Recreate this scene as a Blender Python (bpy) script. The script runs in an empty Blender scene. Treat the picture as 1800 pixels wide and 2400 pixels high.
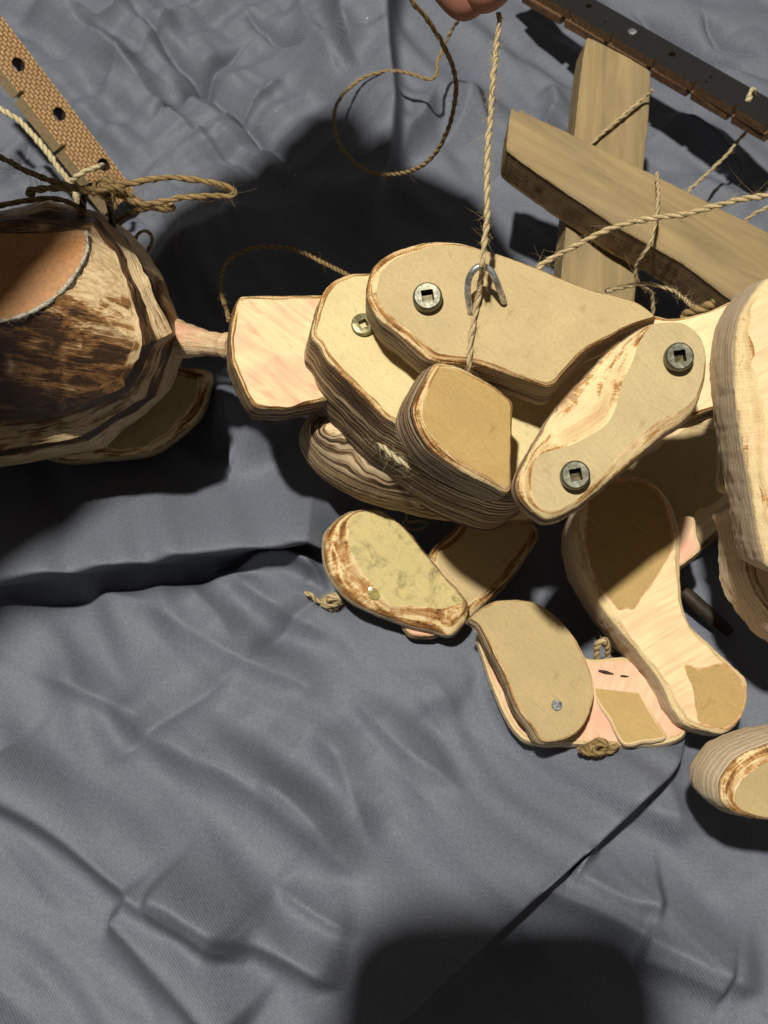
import bpy, bmesh, math, random
import numpy as np
from mathutils import Vector, Matrix, noise

random.seed(7)
RNG = np.random.RandomState(11)
S = bpy.context.scene
COL = S.collection
MM = 0.001

# ---------------------------------------------------------------- camera
PITCH = math.radians(25.0)
DIST = 320.0                       # mm from lens to the sheet along the view axis
TANV = math.tan(math.radians(25.0))
CAM = Vector((0.0, -DIST * math.sin(PITCH), DIST * math.cos(PITCH)))
ROT = Matrix.Rotation(PITCH, 3, 'X')
cd = bpy.data.cameras.new('camera')
cam = bpy.data.objects.new('camera', cd)
COL.objects.link(cam)
cam.location = CAM * MM
cam.rotation_euler = (PITCH, 0, 0)
cd.sensor_fit = 'VERTICAL'
cd.sensor_height = 24.0
cd.lens = 12.0 / TANV
cd.clip_start = 0.004
cd.clip_end = 20.0
cd.dof.use_dof = True
cd.dof.focus_distance = 0.240
cd.dof.aperture_fstop = 24.0
S.camera = cam

# ---------------------------------------------------------------- world, lamp, exposure
w = bpy.data.worlds.new('World')
S.world = w
w.use_nodes = True
w.node_tree.nodes['Background'].inputs[0].default_value = (1.0, 0.93, 0.82, 1)
w.node_tree.nodes['Background'].inputs[1].default_value = 0.085
LAMP = Vector((-225.0, -55.0, 1450.0))
ld = bpy.data.lights.new('ceiling_lamp', 'POINT')
ld.energy = 114.0
ld.color = (1.0, 0.965, 0.855)
ld.shadow_soft_size = 0.029
lo = bpy.data.objects.new('ceiling_lamp', ld)
lo.location = LAMP * MM
COL.objects.link(lo)
S.view_settings.view_transform = 'Standard'
S.view_settings.look = 'None'
S.view_settings.exposure = 0.0
S.view_settings.gamma = 1.0
S.render.engine = 'CYCLES'
S.cycles.max_bounces = 8
S.cycles.diffuse_bounces = 5

# ---------------------------------------------------------------- projection helpers (mm; pixels of the 1800x2400 photo)
def ray(px, py):
    d = Vector(((px - 900) / 1200 * TANV, (1200 - py) / 1200 * TANV, -1.0))
    return (ROT @ d)

def W(px, py, z=0.0):
    d = ray(px, py)
    return CAM + d * ((z - CAM.z) / d.z)

def on_plane(px, py, p0, n):
    d = ray(px, py)
    return CAM + d * ((p0 - CAM).dot(n) / d.dot(n))

def tilt_plane(ax, ay, z, T, shift):
    """plane through the point above pixel (ax,ay) at height z whose underside, T below, lies `shift` pixels away"""
    p0 = W(ax, ay, z)
    d = ray(ax + shift[0], ay + shift[1]).normalized()
    b = (p0 - CAM).dot(d)
    perp2 = (p0 - CAM).length_squared - b * b
    t = b + math.sqrt(max(T * T - perp2, 0.05 * T * T))
    q = CAM + d * t
    n = (p0 - q).normalized()
    return p0, n

# ---------------------------------------------------------------- object helpers
MW = {}
def link(o, mw, parent=None):
    COL.objects.link(o)
    MW[o] = mw.copy()
    if parent is not None:
        o.parent = parent
        o.matrix_parent_inverse = MW[parent].inverted()
    o.matrix_basis = mw
    return o

def empty(name, p):
    o = bpy.data.objects.new(name, None)
    o.empty_display_size = 0.01
    return link(o, Matrix.Translation(p * MM))

def tag(o, label=None, cat=None, group=None, kind=None):
    if label: o['label'] = label
    if cat: o['category'] = cat
    if group: o['group'] = group
    if kind: o['kind'] = kind
    return o

def frame(p, u, v, n):
    m = Matrix.Identity(4)
    for i, a in enumerate((u, v, n)):
        m[0][i], m[1][i], m[2][i] = a.x, a.y, a.z
    m[0][3], m[1][3], m[2][3] = p.x * MM, p.y * MM, p.z * MM
    return m

def mesh_obj(name, verts, faces, mats, mw=None, parent=None, midx=None, attr=None, smooth=True):
    """verts in mm, local to mw"""
    me = bpy.data.meshes.new(name)
    me.from_pydata([(v[0] * MM, v[1] * MM, v[2] * MM) for v in verts], [], faces)
    for m in (mats if isinstance(mats, (list, tuple)) else [mats]):
        me.materials.append(m)
    if midx is not None:
        me.polygons.foreach_set('material_index', midx)
    if isinstance(smooth, (list, tuple)):
        me.polygons.foreach_set('use_smooth', smooth)
    else:
        me.polygons.foreach_set('use_smooth', [smooth] * len(me.polygons))
    if attr is not None:
        a = me.attributes.new('pc', 'FLOAT_VECTOR', 'POINT')
        a.data.foreach_set('vector', [c for t in attr for c in t])
    me.update()
    o = bpy.data.objects.new(name, me)
    return link(o, mw if mw is not None else Matrix.Identity(4), parent)

def local_frame(pts):
    c = sum(pts, Vector()) / len(pts)
    return Matrix.Translation(c * MM), [p - c for p in pts]

# ---------------------------------------------------------------- materials
class NT:
    def __init__(s, name):
        s.m = bpy.data.materials.new(name)
        s.m.use_nodes = True
        s.t = s.m.node_tree
        s.b = s.t.nodes['Principled BSDF']
    def n(s, typ, ins=None, out=0, **props):
        nd = s.t.nodes.new('ShaderNode' + typ)
        for k, v in props.items():
            setattr(nd, k, v)
        for k, v in (ins or {}).items():
            s.set(nd.inputs[k], v)
        return nd.outputs[out]
    def set(s, sock, v):
        if isinstance(v, bpy.types.NodeSocket):
            s.t.links.new(v, sock)
        else:
            sock.default_value = v
    def P(s, **kw):
        for k, v in kw.items():
            s.set(s.b.inputs[k.replace('_', ' ')], v)
    def math(s, op, a, b=0.0, clamp=False):
        return s.n('Math', {0: a, 1: b}, operation=op, use_clamp=clamp)
    def ramp(s, f, stops):
        nd = s.t.nodes.new('ShaderNodeValToRGB')
        cr = nd.color_ramp
        while len(cr.elements) < len(stops):
            cr.elements.new(0.5)
        for e, (p, c) in zip(cr.elements, stops):
            e.position = p
            e.color = c if len(c) == 4 else (*c, 1)
        s.set(nd.inputs[0], f)
        return nd.outputs[0]
    def mix(s, f, a, b, bt='MIX'):
        nd = s.t.nodes.new('ShaderNodeMix')
        nd.data_type = 'RGBA'
        nd.blend_type = bt
        s.set(nd.inputs[0], f)
        for i, v in ((6, a), (7, b)):
            if not isinstance(v, bpy.types.NodeSocket) and len(v) == 3:
                v = (*v, 1)
            s.set(nd.inputs[i], v)
        return nd.outputs[2]
    def obj(s, scale=(1, 1, 1), rot=(0, 0, 0), loc=(0, 0, 0)):
        tc = s.n('TexCoord', out=3)
        return s.n('Mapping', {0: tc, 1: loc, 2: rot, 3: tuple(1 / k for k in scale)}, vector_type='TEXTURE')
    def pc(s, scale=(1, 1, 1)):
        a = s.n('Attribute', out=1, attribute_name='pc')
        return s.n('Mapping', {0: a, 3: scale})
    def noise(s, vec, scale=1.0, detail=4, rough=0.55, dist=0.0):
        return s.n('TexNoise', {'Vector': vec, 'Scale': scale, 'Detail': detail, 'Roughness': rough, 'Distortion': dist})
    def rnd(s):
        return s.n('ObjectInfo', out=5)
    def bump(s, h, strength=0.3, dist=0.0002):
        s.P(Normal=s.n('Bump', {'Height': h, 'Strength': strength, 'Distance': dist}))

BLACK, WHITE = (0, 0, 0), (1, 1, 1)

def mat_kraft(name, c=(.485, .360, .175), dirt=0.0, streak=0.42):
    t = NT(name)
    v = t.obj()
    big = t.noise(v, 90, 4, .6)
    fine = t.noise(v, 1500, 3, .7)
    fib = t.noise(t.obj((180, 2400, 800), (0, 0, -.85)), 1, 4, .65, .15)
    col = t.mix(t.ramp(big, [(.3, BLACK), (.7, WHITE)]), tuple(x * .88 for x in c), tuple(min(1, x * 1.07) for x in c))
    mid = t.noise(v, 420, 5, .7, .4)
    col = t.mix(t.math('MULTIPLY', t.ramp(mid, [(.42, BLACK), (.66, WHITE)]), .14), col, tuple(x * .74 for x in c))
    col = t.mix(t.math('MULTIPLY', t.ramp(fine, [(.42, BLACK), (.62, WHITE)]), .34), col, tuple(x * .70 for x in c))
    col = t.mix(t.math('MULTIPLY', t.ramp(fib, [(.50, BLACK), (.72, WHITE)]), streak), col, tuple(min(1, x * 1.22) for x in c))
    scr = t.noise(t.obj((60, 2200, 500), (0, 0, -.6)), 1, 2, .5)
    col = t.mix(t.math('MULTIPLY', t.ramp(scr, [(.64, BLACK), (.72, WHITE)]), .42), col, (c[0] * .55, c[1] * .5, c[2] * .45))
    blot = t.noise(v, 260, 3, .6, .6)
    col = t.mix(t.math('MULTIPLY', t.ramp(blot, [(.62, BLACK), (.72, WHITE)]), .46), col, (c[0] * .62, c[1] * .55, c[2] * .47))
    if dirt:
        dn = t.noise(v, 150, 6, .78, .3)
        col = t.mix(t.math('MULTIPLY', t.ramp(dn, [(.50, BLACK), (.68, WHITE)]), dirt), col, (.13, .11, .045))
    t.P(Base_Color=col, Roughness=.62)
    t.P(**{'Specular IOR Level': .3})
    t.bump(t.math('ADD', t.math('MULTIPLY', fine, .5), t.math('MULTIPLY', fib, .5)), .22, .00018)
    return t.m

def mat_rim(name, burn=.5, pink=.2, base=(.80, .615, .33)):
    """carved bevel: pale raw wood with scorched brown bands running round the edge"""
    t = NT(name)
    r = t.rnd()
    off = t.n('CombineXYZ', {0: t.math('MULTIPLY', r, 53), 1: t.math('MULTIPLY', r, 31), 2: t.math('MULTIPLY', r, 17)})
    def pcs(sc):
        return t.n('VectorMath', {0: t.pc(sc), 1: off}, operation='ADD')
    band = t.noise(pcs((.10, .55, 2.6)), 1, 5, .62, .4)
    grain = t.noise(pcs((.55, 3.0, 9.0)), 1, 4, .7)
    hatch = t.noise(pcs((3.6, .4, 1.2)), 1, 3, .6)
    col = t.mix(t.ramp(grain, [(.35, BLACK), (.7, WHITE)]), tuple(x * .86 for x in base), tuple(min(1, x * 1.08) for x in base))
    pn = t.noise(t.obj(), 120, 3, .6)
    col = t.mix(t.math('MULTIPLY', t.ramp(pn, [(.47, BLACK), (.66, WHITE)]), pink), col, (.74, .36, .24))
    lo = .64 - .20 * burn
    bm = t.math('ADD', band, t.math('MULTIPLY', t.math('SUBTRACT', hatch, .5), .22))
    col = t.mix(t.ramp(bm, [(lo, BLACK), (lo + .07, WHITE)]), col, (.43, .215, .065))
    col = t.mix(t.ramp(bm, [(lo + .08, BLACK), (lo + .17, WHITE)]), col, (.12, .048, .014))
    rc = t.n('SeparateXYZ', {0: t.pc()}, out=2)
    a1 = t.noise(pcs((.16, 0, 0)), 1, 3, .6)
    edge = t.math('ADD', rc, t.math('MULTIPLY', t.math('SUBTRACT', a1, .62 - .1 * burn), 1.1))
    edge = t.math('ADD', edge, t.math('MULTIPLY', t.math('SUBTRACT', hatch, .5), .25))
    col = t.mix(t.math('MULTIPLY', t.ramp(edge, [(.80, BLACK), (.95, WHITE)]), .35 + .5 * min(burn, 1.0)), col, (.19, .085, .025))
    a2 = t.noise(pcs((.11, 40, 0)), 1, 3, .6)
    inn = t.math('SUBTRACT', .26, t.math('ABSOLUTE', t.math('SUBTRACT', rc, t.math('MULTIPLY', a2, .5))))
    inn = t.math('MULTIPLY', t.math('MULTIPLY', inn, 4.0, True), t.ramp(a1, [(.38, BLACK), (.55, WHITE)]))
    col = t.mix(t.math('MULTIPLY', inn, .35 + .35 * min(burn, 1.0)), col, (.36, .17, .055))
    t.P(Base_Color=col, Roughness=.68)
    t.P(**{'Specular IOR Level': .25})
    t.bump(t.math('ADD', grain, t.math('MULTIPLY', hatch, .7)), .55, .0004)
    return t.m

def mat_side(name, burn=.3, base=(.62, .465, .29), grey=0.0):
    """plywood edge: thin plies, scorch streaks along them"""
    t = NT(name)
    r = t.rnd()
    off = t.n('CombineXYZ', {0: t.math('MULTIPLY', r, 71), 1: t.math('MULTIPLY', r, 3), 2: 0.0})
    def pcs(sc):
        return t.n('VectorMath', {0: t.pc(sc), 1: off}, operation='ADD')
    pc = t.pc()
    dep = t.n('SeparateXYZ', {0: pc}, out=1)
    wob = t.noise(pcs((.10, .25, 0)), 1, 3, .6)
    dw = t.math('ADD', dep, t.math('MULTIPLY', wob, .3))
    ply = t.math('FRACT', t.math('DIVIDE', dw, 1.9))
    plyc = t.ramp(ply, [(0.0, BLACK), (.08, WHITE), (.46, WHITE), (.54, (.45, .45, .45)), (.94, (.5, .5, .5)), (1.0, BLACK)])
    g1 = t.noise(pcs((.13, 4.8, 0)), 1, 5, .7)
    pores = t.noise(pcs((2.6, 6.0, 0)), 1, 3, .7)
    b2 = tuple(x * (1 - grey) + .36 * grey for x in base)
    col = t.mix(plyc, tuple(x * .5 for x in b2), b2)
    col = t.mix(t.math('MULTIPLY', t.ramp(g1, [(.36, BLACK), (.68, WHITE)]), .45), col, tuple(min(1, x * 1.28) for x in b2))
    col = t.mix(t.math('MULTIPLY', t.ramp(pores, [(.56, BLACK), (.7, WHITE)]), .55), col, tuple(x * .42 for x in b2))
    st = t.noise(pcs((.026, .95, 0)), 1, 5, .66, .12)
    lo = .68 - .26 * burn
    fine = t.math('ADD', st, t.math('MULTIPLY', t.math('SUBTRACT', g1, .5), .35))
    col = t.mix(t.ramp(fine, [(lo, BLACK), (lo + .06, WHITE)]), col, (.20, .105, .045))
    col = t.mix(t.ramp(fine, [(lo + .06, BLACK), (lo + .14, WHITE)]), col, (.035, .020, .011))
    t.P(Base_Color=col, Roughness=.7)
    t.P(**{'Specular IOR Level': .3})
    t.bump(t.math('ADD', t.math('MULTIPLY', plyc, .5), t.math('ADD', g1, pores)), .6, .0004)
    return t.m

def mat_wood(name, base=(.80, .605, .34), pink=.5, ang=-.62, stripe=.4):
    """sawn pale pine face with pink stain and slanting saw streaks"""
    t = NT(name)
    v = t.obj((60, 900, 300), (0, 0, ang))
    g = t.noise(v, 1, 5, .65, .3)
    g2 = t.noise(t.obj((110, 420, 200), (0, 0, ang)), 1, 3, .5)
    pn = t.noise(t.obj((60, 90, 60)), 1, 3, .55)
    col = t.mix(t.ramp(g, [(.35, BLACK), (.68, WHITE)]), tuple(x * .84 for x in base), tuple(min(1, x * 1.1) for x in base))
    pm = t.math('ADD', pn, t.math('MULTIPLY', t.math('SUBTRACT', g2, .5), .35))
    col = t.mix(t.math('MULTIPLY', t.ramp(pm, [(.44, BLACK), (.62, WHITE)]), pink), col, (.74, .37, .245))
    col = t.mix(t.math('MULTIPLY', t.ramp(g2, [(.56, BLACK), (.66, WHITE)]), stripe), col, (.64, .33, .205))
    t.P(Base_Color=col, Roughness=.55)
    t.P(**{'Specular IOR Level': .25})
    t.bump(t.math('ADD', g, g2), .4, .0003)
    return t.m

def mat_burnt(name):
    """head: whittled facets of pale wood, each scorched to its own degree, with fine fibre lines"""
    t = NT(name)
    fb = t.n('Attribute', out=2, attribute_name='fb')
    band = t.n('SeparateXYZ', {0: t.pc()}, out=2)
    ring_ = t.math('GREATER_THAN', band, .5)
    def both(a, b, det, rough, dist):
        n0 = t.noise(t.obj(a, (0, .2, -.12)), 1, det, rough, dist)
        n1 = t.noise(t.pc(b), 1, det, rough, dist)
        return t.math('ADD', t.math('MULTIPLY', n0, t.math('SUBTRACT', 1.0, ring_)), t.math('MULTIPLY', n1, ring_))
    hair = both((90, 1300, 900), (.10, 1.5, 0), 5, .7, .2)
    st = both((45, 330, 260), (.05, .62, 0), 5, .65, .4)
    bl = t.noise(t.obj((75, 75, 75)), 1, 5, .62, .5)
    col = t.mix(t.ramp(hair, [(.36, BLACK), (.64, WHITE)]), (.50, .325, .155), (.82, .63, .37))
    m = t.math('ADD', t.math('MULTIPLY', st, .5), t.math('ADD', t.math('MULTIPLY', bl, .55), t.math('MULTIPLY', t.math('SUBTRACT', hair, .5), .28)))
    m = t.math('ADD', m, t.math('MULTIPLY', t.math('SUBTRACT', fb, .5), .30))
    col = t.mix(t.ramp(m, [(.435, BLACK), (.485, WHITE)]), col, (.27, .125, .038))
    col = t.mix(t.ramp(m, [(.495, BLACK), (.57, WHITE)]), col, (.055, .024, .009))
    t.P(Base_Color=col, Roughness=.45)
    t.P(**{'Specular IOR Level': .45})
    t.bump(t.math('ADD', st, t.math('ADD', hair, bl)), .8, .0006)
    return t.m

def mat_twine(name, c=(.66, .50, .275), dark=.45):
    """twisted sisal: shadowed groove between the two plies, fibres along each ply"""
    t = NT(name)
    f = t.noise(t.pc((1.0, 2.6, 2.6)), 1, 5, .7)
    b = t.noise(t.obj(), 60, 2, .5)
    cs = t.math('ABSOLUTE', t.n('SeparateXYZ', {0: t.pc()}, out=1))
    groove = t.math('ADD', cs, t.math('MULTIPLY', t.math('SUBTRACT', f, .5), .35))
    col = t.mix(t.ramp(f, [(.34, BLACK), (.66, WHITE)]), tuple(x * .62 for x in c), tuple(min(1, x * 1.15) for x in c))
    col = t.mix(t.ramp(groove, [(.08, WHITE), (.42, BLACK)]), col, tuple(x * dark * .5 for x in c))
    col = t.mix(t.math('MULTIPLY', t.ramp(b, [(.4, BLACK), (.65, WHITE)]), .35), col, tuple(x * .6 for x in c))
    t.P(Base_Color=col, Roughness=.8)
    t.P(**{'Specular IOR Level': .2})
    t.bump(t.math('ADD', f, t.math('MULTIPLY', cs, .8)), .8, .0005)
    return t.m

def mat_metal(name, c=(.42, .41, .35), rough=.36, metallic=.75):
    t = NT(name)
    f = t.noise(t.obj(), 1400, 4, .6)
    g = t.noise(t.obj(), 650, 5, .7)
    col = t.mix(t.ramp(g, [(.38, BLACK), (.62, WHITE)]), tuple(x * .35 for x in c), tuple(x * 1.15 for x in c))
    t.P(Base_Color=col, Roughness=t.math('ADD', t.math('MULTIPLY', f, .35), rough - .15), Metallic=metallic)
    t.bump(f, .25, .0001)
    return t.m

def mat_sheet():
    t = NT('sheet_cloth')
    n1 = t.noise(t.obj((3200, 700, 1), (0, 0, .75)), 1, 2, .6)
    n2 = t.noise(t.obj((900, 3600, 1), (0, 0, .75)), 1, 2, .6)
    big = t.noise(t.obj(), 22, 3, .55)
    tw = t.n('TexWave', {'Vector': t.obj((1, 1, 1), (0, 0, .62)), 'Scale': 520.0, 'Distortion': 1.2, 'Detail': 2.0, 'Detail Scale': 3.0}, out=1)
    weave = t.math('ADD', t.math('MULTIPLY', t.math('ADD', n1, n2), .42), t.math('MULTIPLY', tw, .16))
    col = t.mix(t.ramp(weave, [(.36, BLACK), (.66, WHITE)]), (.092, .102, .128), (.168, .182, .222))
    col = t.mix(t.math('MULTIPLY', big, .25), col, (.116, .125, .149))
    lint = t.noise(t.obj(), 420, 2, .5)
    col = t.mix(t.ramp(lint, [(.805, BLACK), (.82, WHITE)]), col, (.7, .7, .68))
    t.P(Base_Color=col, Roughness=.62)
    t.P(**{'Specular IOR Level': .28, 'Sheen Weight': .0, 'Sheen Roughness': 1.0, 'Sheen Tint': (.8, .85, .95, 1)})
    t.bump(weave, .5, .00025)
    return t.m

def mat_plain(name, c, rough=.6, spec=.4, nscale=400, var=.25, bump=.2):
    t = NT(name)
    f = t.noise(t.obj(), nscale, 4, .65)
    col = t.mix(t.ramp(f, [(.35, BLACK), (.68, WHITE)]), tuple(x * (1 - var) for x in c), tuple(min(1, x * (1 + var)) for x in c))
    t.P(Base_Color=col, Roughness=rough)
    t.P(**{'Specular IOR Level': spec})
    t.bump(f, bump, .0003)
    return t.m

def mat_weave():
    """brown basket-weave back of hardboard"""
    t = NT('woven_hardboard')
    v = t.obj()
    br = s_ = t.t.nodes.new('ShaderNodeTexBrick')
    t.set(br.inputs['Vector'], v)
    for k, q in (('Color1', (1, 1, 1, 1)), ('Color2', (.72, .72, .72, 1)), ('Mortar', (0, 0, 0, 1)), ('Scale', 1.0), ('Mortar Size', .00034), ('Mortar Smooth', 1.0), ('Brick Width', .0019), ('Row Height', .00125)):
        br.inputs[k].default_value = q
    nz = t.noise(v, 900, 4, .7)
    h = t.math('ADD', br.outputs[0], t.math('MULTIPLY', t.math('SUBTRACT', nz, .5), 1.3))
    big = t.noise(t.obj(), 70, 3, .6)
    col = t.ramp(h, [(0.0, (.24, .115, .043)), (.5, (.42, .235, .098)), (1.0, (.57, .36, .17))])
    col = t.mix(t.math('MULTIPLY', t.ramp(big, [(.5, BLACK), (.7, WHITE)]), .3), col, (.27, .12, .05))
    t.P(Base_Color=col, Roughness=.7)
    t.bump(h, .8, .0005)
    return t.m

def mat_timber(name, base=(.30, .21, .092)):
    t = NT(name)
    v = t.obj((16, 150, 150))
    g = t.noise(v, 1, 5, .6, .8)
    g2 = t.noise(t.obj((60, 900, 900)), 1, 3, .6)
    d = t.noise(t.obj((25, 45, 45)), 1, 4, .6)
    col = t.mix(t.ramp(g, [(.35, BLACK), (.66, WHITE)]), tuple(x * .68 for x in base), tuple(x * 1.18 for x in base))
    col = t.mix(t.math('MULTIPLY', t.ramp(d, [(.5, BLACK), (.68, WHITE)]), .5), col, (.20, .14, .085))
    kn = t.noise(t.obj((75, 140, 140), (0, 0, 0), (.3, .1, 0)), 1, 1, .4)
    col = t.mix(t.ramp(kn, [(.76, BLACK), (.79, WHITE)]), col, (.13, .08, .035))
    t.P(Base_Color=col, Roughness=.7)
    t.bump(t.math('ADD', g, g2), .4, .0003)
    return t.m

KRAFT = mat_kraft('kraft_face')
KRAFT_PALE = mat_kraft('kraft_face_pale', (.50, .385, .195), 0, .5)
KRAFT_CREAM = mat_kraft('kraft_face_cream', (.665, .535, .275), 0, .5)
KRAFT_GOLD = mat_kraft('kraft_face_gold', (.46, .305, .112))
KRAFT_DIRTY = mat_kraft('kraft_face_dirty', (.555, .445, .185), .8, .4)
RIM = mat_rim('carved_rim', .95, .15)
RIM_MID = mat_rim('carved_rim_mid', .68, .3)
RIM_LIGHT = mat_rim('carved_rim_pale', .22, .25)
RIM_BURNT = mat_rim('carved_rim_burnt', .95, .1)
SIDE = mat_side('ply_edge', .30)
SIDE_BURNT = mat_side('ply_edge_burnt', .80)
SIDE_BELLY = mat_side('ply_edge_belly', .75, (.60, .43, .23))
SIDE_GREY = mat_side('ply_edge_raw', .10, (.68, .53, .355), .04)
SIDE_BLACK = mat_side('ply_edge_charred', 1.0, (.68, .52, .31))
PINE = mat_wood('pine_pink', pink=.6, stripe=.6)
PINE_PALE = mat_wood('pine_pale', pink=.22, ang=.5, stripe=.2)
PINE_ROSE = mat_wood('pine_rose', (.74, .47, .29), pink=.95, ang=1.2, stripe=.25)
BURNT = mat_burnt('burnt_carving')
TWINE = mat_twine('twine_pale')
TWINE_BROWN = mat_twine('twine_brown', (.40, .265, .115), .4)
CORD = mat_twine('cord_cream', (.72, .60, .36), .7)
STEEL = mat_metal('screw_steel', (.15, .145, .105), .36, .75)
ZINC = mat_metal('staple_zinc', (.62, .64, .66), .32, .8)
BRASS = mat_metal('screw_brass', (.30, .27, .14), .36, .7)
SOCKET = mat_metal('screw_socket', (.075, .06, .025), .3, .7)  # darkened brass: shade of the recess put into the colour
CLOTH = mat_sheet()
ORANGE = mat_plain('orange_board', (.40, .185, .065), .55, .35, 1200, .18)
PAPER = mat_plain('torn_paper_edge', (.43, .39, .31), .85, .1, 1500, .3, .8)
BLACKBOARD = mat_plain('black_hardboard', (.016, .015, .015), .38, .5, 1500, .3, .25)
BOARD_EDGE = mat_plain('hardboard_edge', (.13, .07, .032), .7, .3, 700, .4)
EDGE_TAN = mat_plain('strip_edge', (.42, .31, .17), .75, .2, 900, .25)
TIMBER = mat_timber('old_timber')
TIMBER_DARK = mat_side('old_timber_edge', .42, (.24, .155, .07))
PHONE = mat_plain('phone_shell', (.02, .02, .022), .3, .5)
DARK_WOOD = mat_plain('dark_wood', (.03, .018, .01), .6, .3, 300, .5)  # near-black; also serves as painted shade inside holes

def mat_skin():
    t = NT('skin')
    f = t.noise(t.obj(), 500, 4, .6)
    b = t.noise(t.obj(), 60, 2, .5)
    col = t.mix(f, (.30, .125, .08), (.37, .17, .115))
    col = t.mix(t.math('MULTIPLY', b, .5), col, (.31, .10, .07))
    t.P(Base_Color=col, Roughness=.5)
    t.P(**{'Subsurface Weight': .15, 'Subsurface Radius': (.004, .0015, .0008), 'Subsurface Scale': 1.0})
    t.bump(t.noise(t.obj((2500, 700, 700)), 1, 3, .6), .3, .0002)
    return t.m
SKIN = mat_skin()
NAIL = mat_plain('finger_nail', (.55, .27, .20), .3, .5, 300, .1, .05)

# ---------------------------------------------------------------- geometry helpers
def fbm1(x, seed, f=1.0):
    return noise.noise((x * f, seed * 7.31, seed * 1.77)) + .5 * noise.noise((x * f * 2.1, seed * 3.1 + 5, 1.3))

def catmull(pts, closed=True, step=.5):
    """resample a polyline (Vectors) by Catmull-Rom at about `step` spacing"""
    n = len(pts)
    out = []
    rng = range(n) if closed else range(n - 1)
    for i in rng:
        if closed:
            p0, p1, p2, p3 = pts[i - 1], pts[i], pts[(i + 1) % n], pts[(i + 2) % n]
        else:
            p0, p1, p2, p3 = pts[max(i - 1, 0)], pts[i], pts[i + 1], pts[min(i + 2, n - 1)]
        k = max(1, int((p2 - p1).length / step))
        d01 = max((p1 - p0).length, 1e-4) ** .5
        d12 = max((p2 - p1).length, 1e-4) ** .5
        d23 = max((p3 - p2).length, 1e-4) ** .5
        m1 = (p2 - p1) if d01 < .02 else (p1 - p0) / d01 - (p2 - p0) / (d01 + d12) + (p2 - p1) / d12
        m2 = (p2 - p1) if d23 < .02 else (p2 - p1) / d12 - (p3 - p1) / (d12 + d23) + (p3 - p2) / d23
        if d01 >= .02: m1 = m1 * d12
        if d23 >= .02: m2 = m2 * d12
        for j in range(k):
            t = j / k
            t2, t3 = t * t, t * t * t
            out.append(p1 * (2 * t3 - 3 * t2 + 1) + m1 * (t3 - 2 * t2 + t) + p2 * (-2 * t3 + 3 * t2) + m2 * (t3 - t2))
    if not closed:
        out.append(pts[-1].copy())
    return out

def inward(pts):
    """2D inward normals of a closed polygon (list of Vector 2D)"""
    n = len(pts)
    area = sum(pts[i].x * pts[(i + 1) % n].y - pts[(i + 1) % n].x * pts[i].y for i in range(n))
    sg = 1 if area > 0 else -1
    out = []
    for i in range(n):
        d = pts[(i + 2) % n] - pts[i - 2]
        d = d.normalized() if d.length > 1e-6 else Vector((1, 0))
        out.append(Vector((-d.y, d.x)) * sg)
    return out, sg

def tri_fill(pts2):
    from mathutils.geometry import tessellate_polygon
    return tessellate_polygon([[Vector((p.x, p.y, 0)) for p in pts2]])

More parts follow.
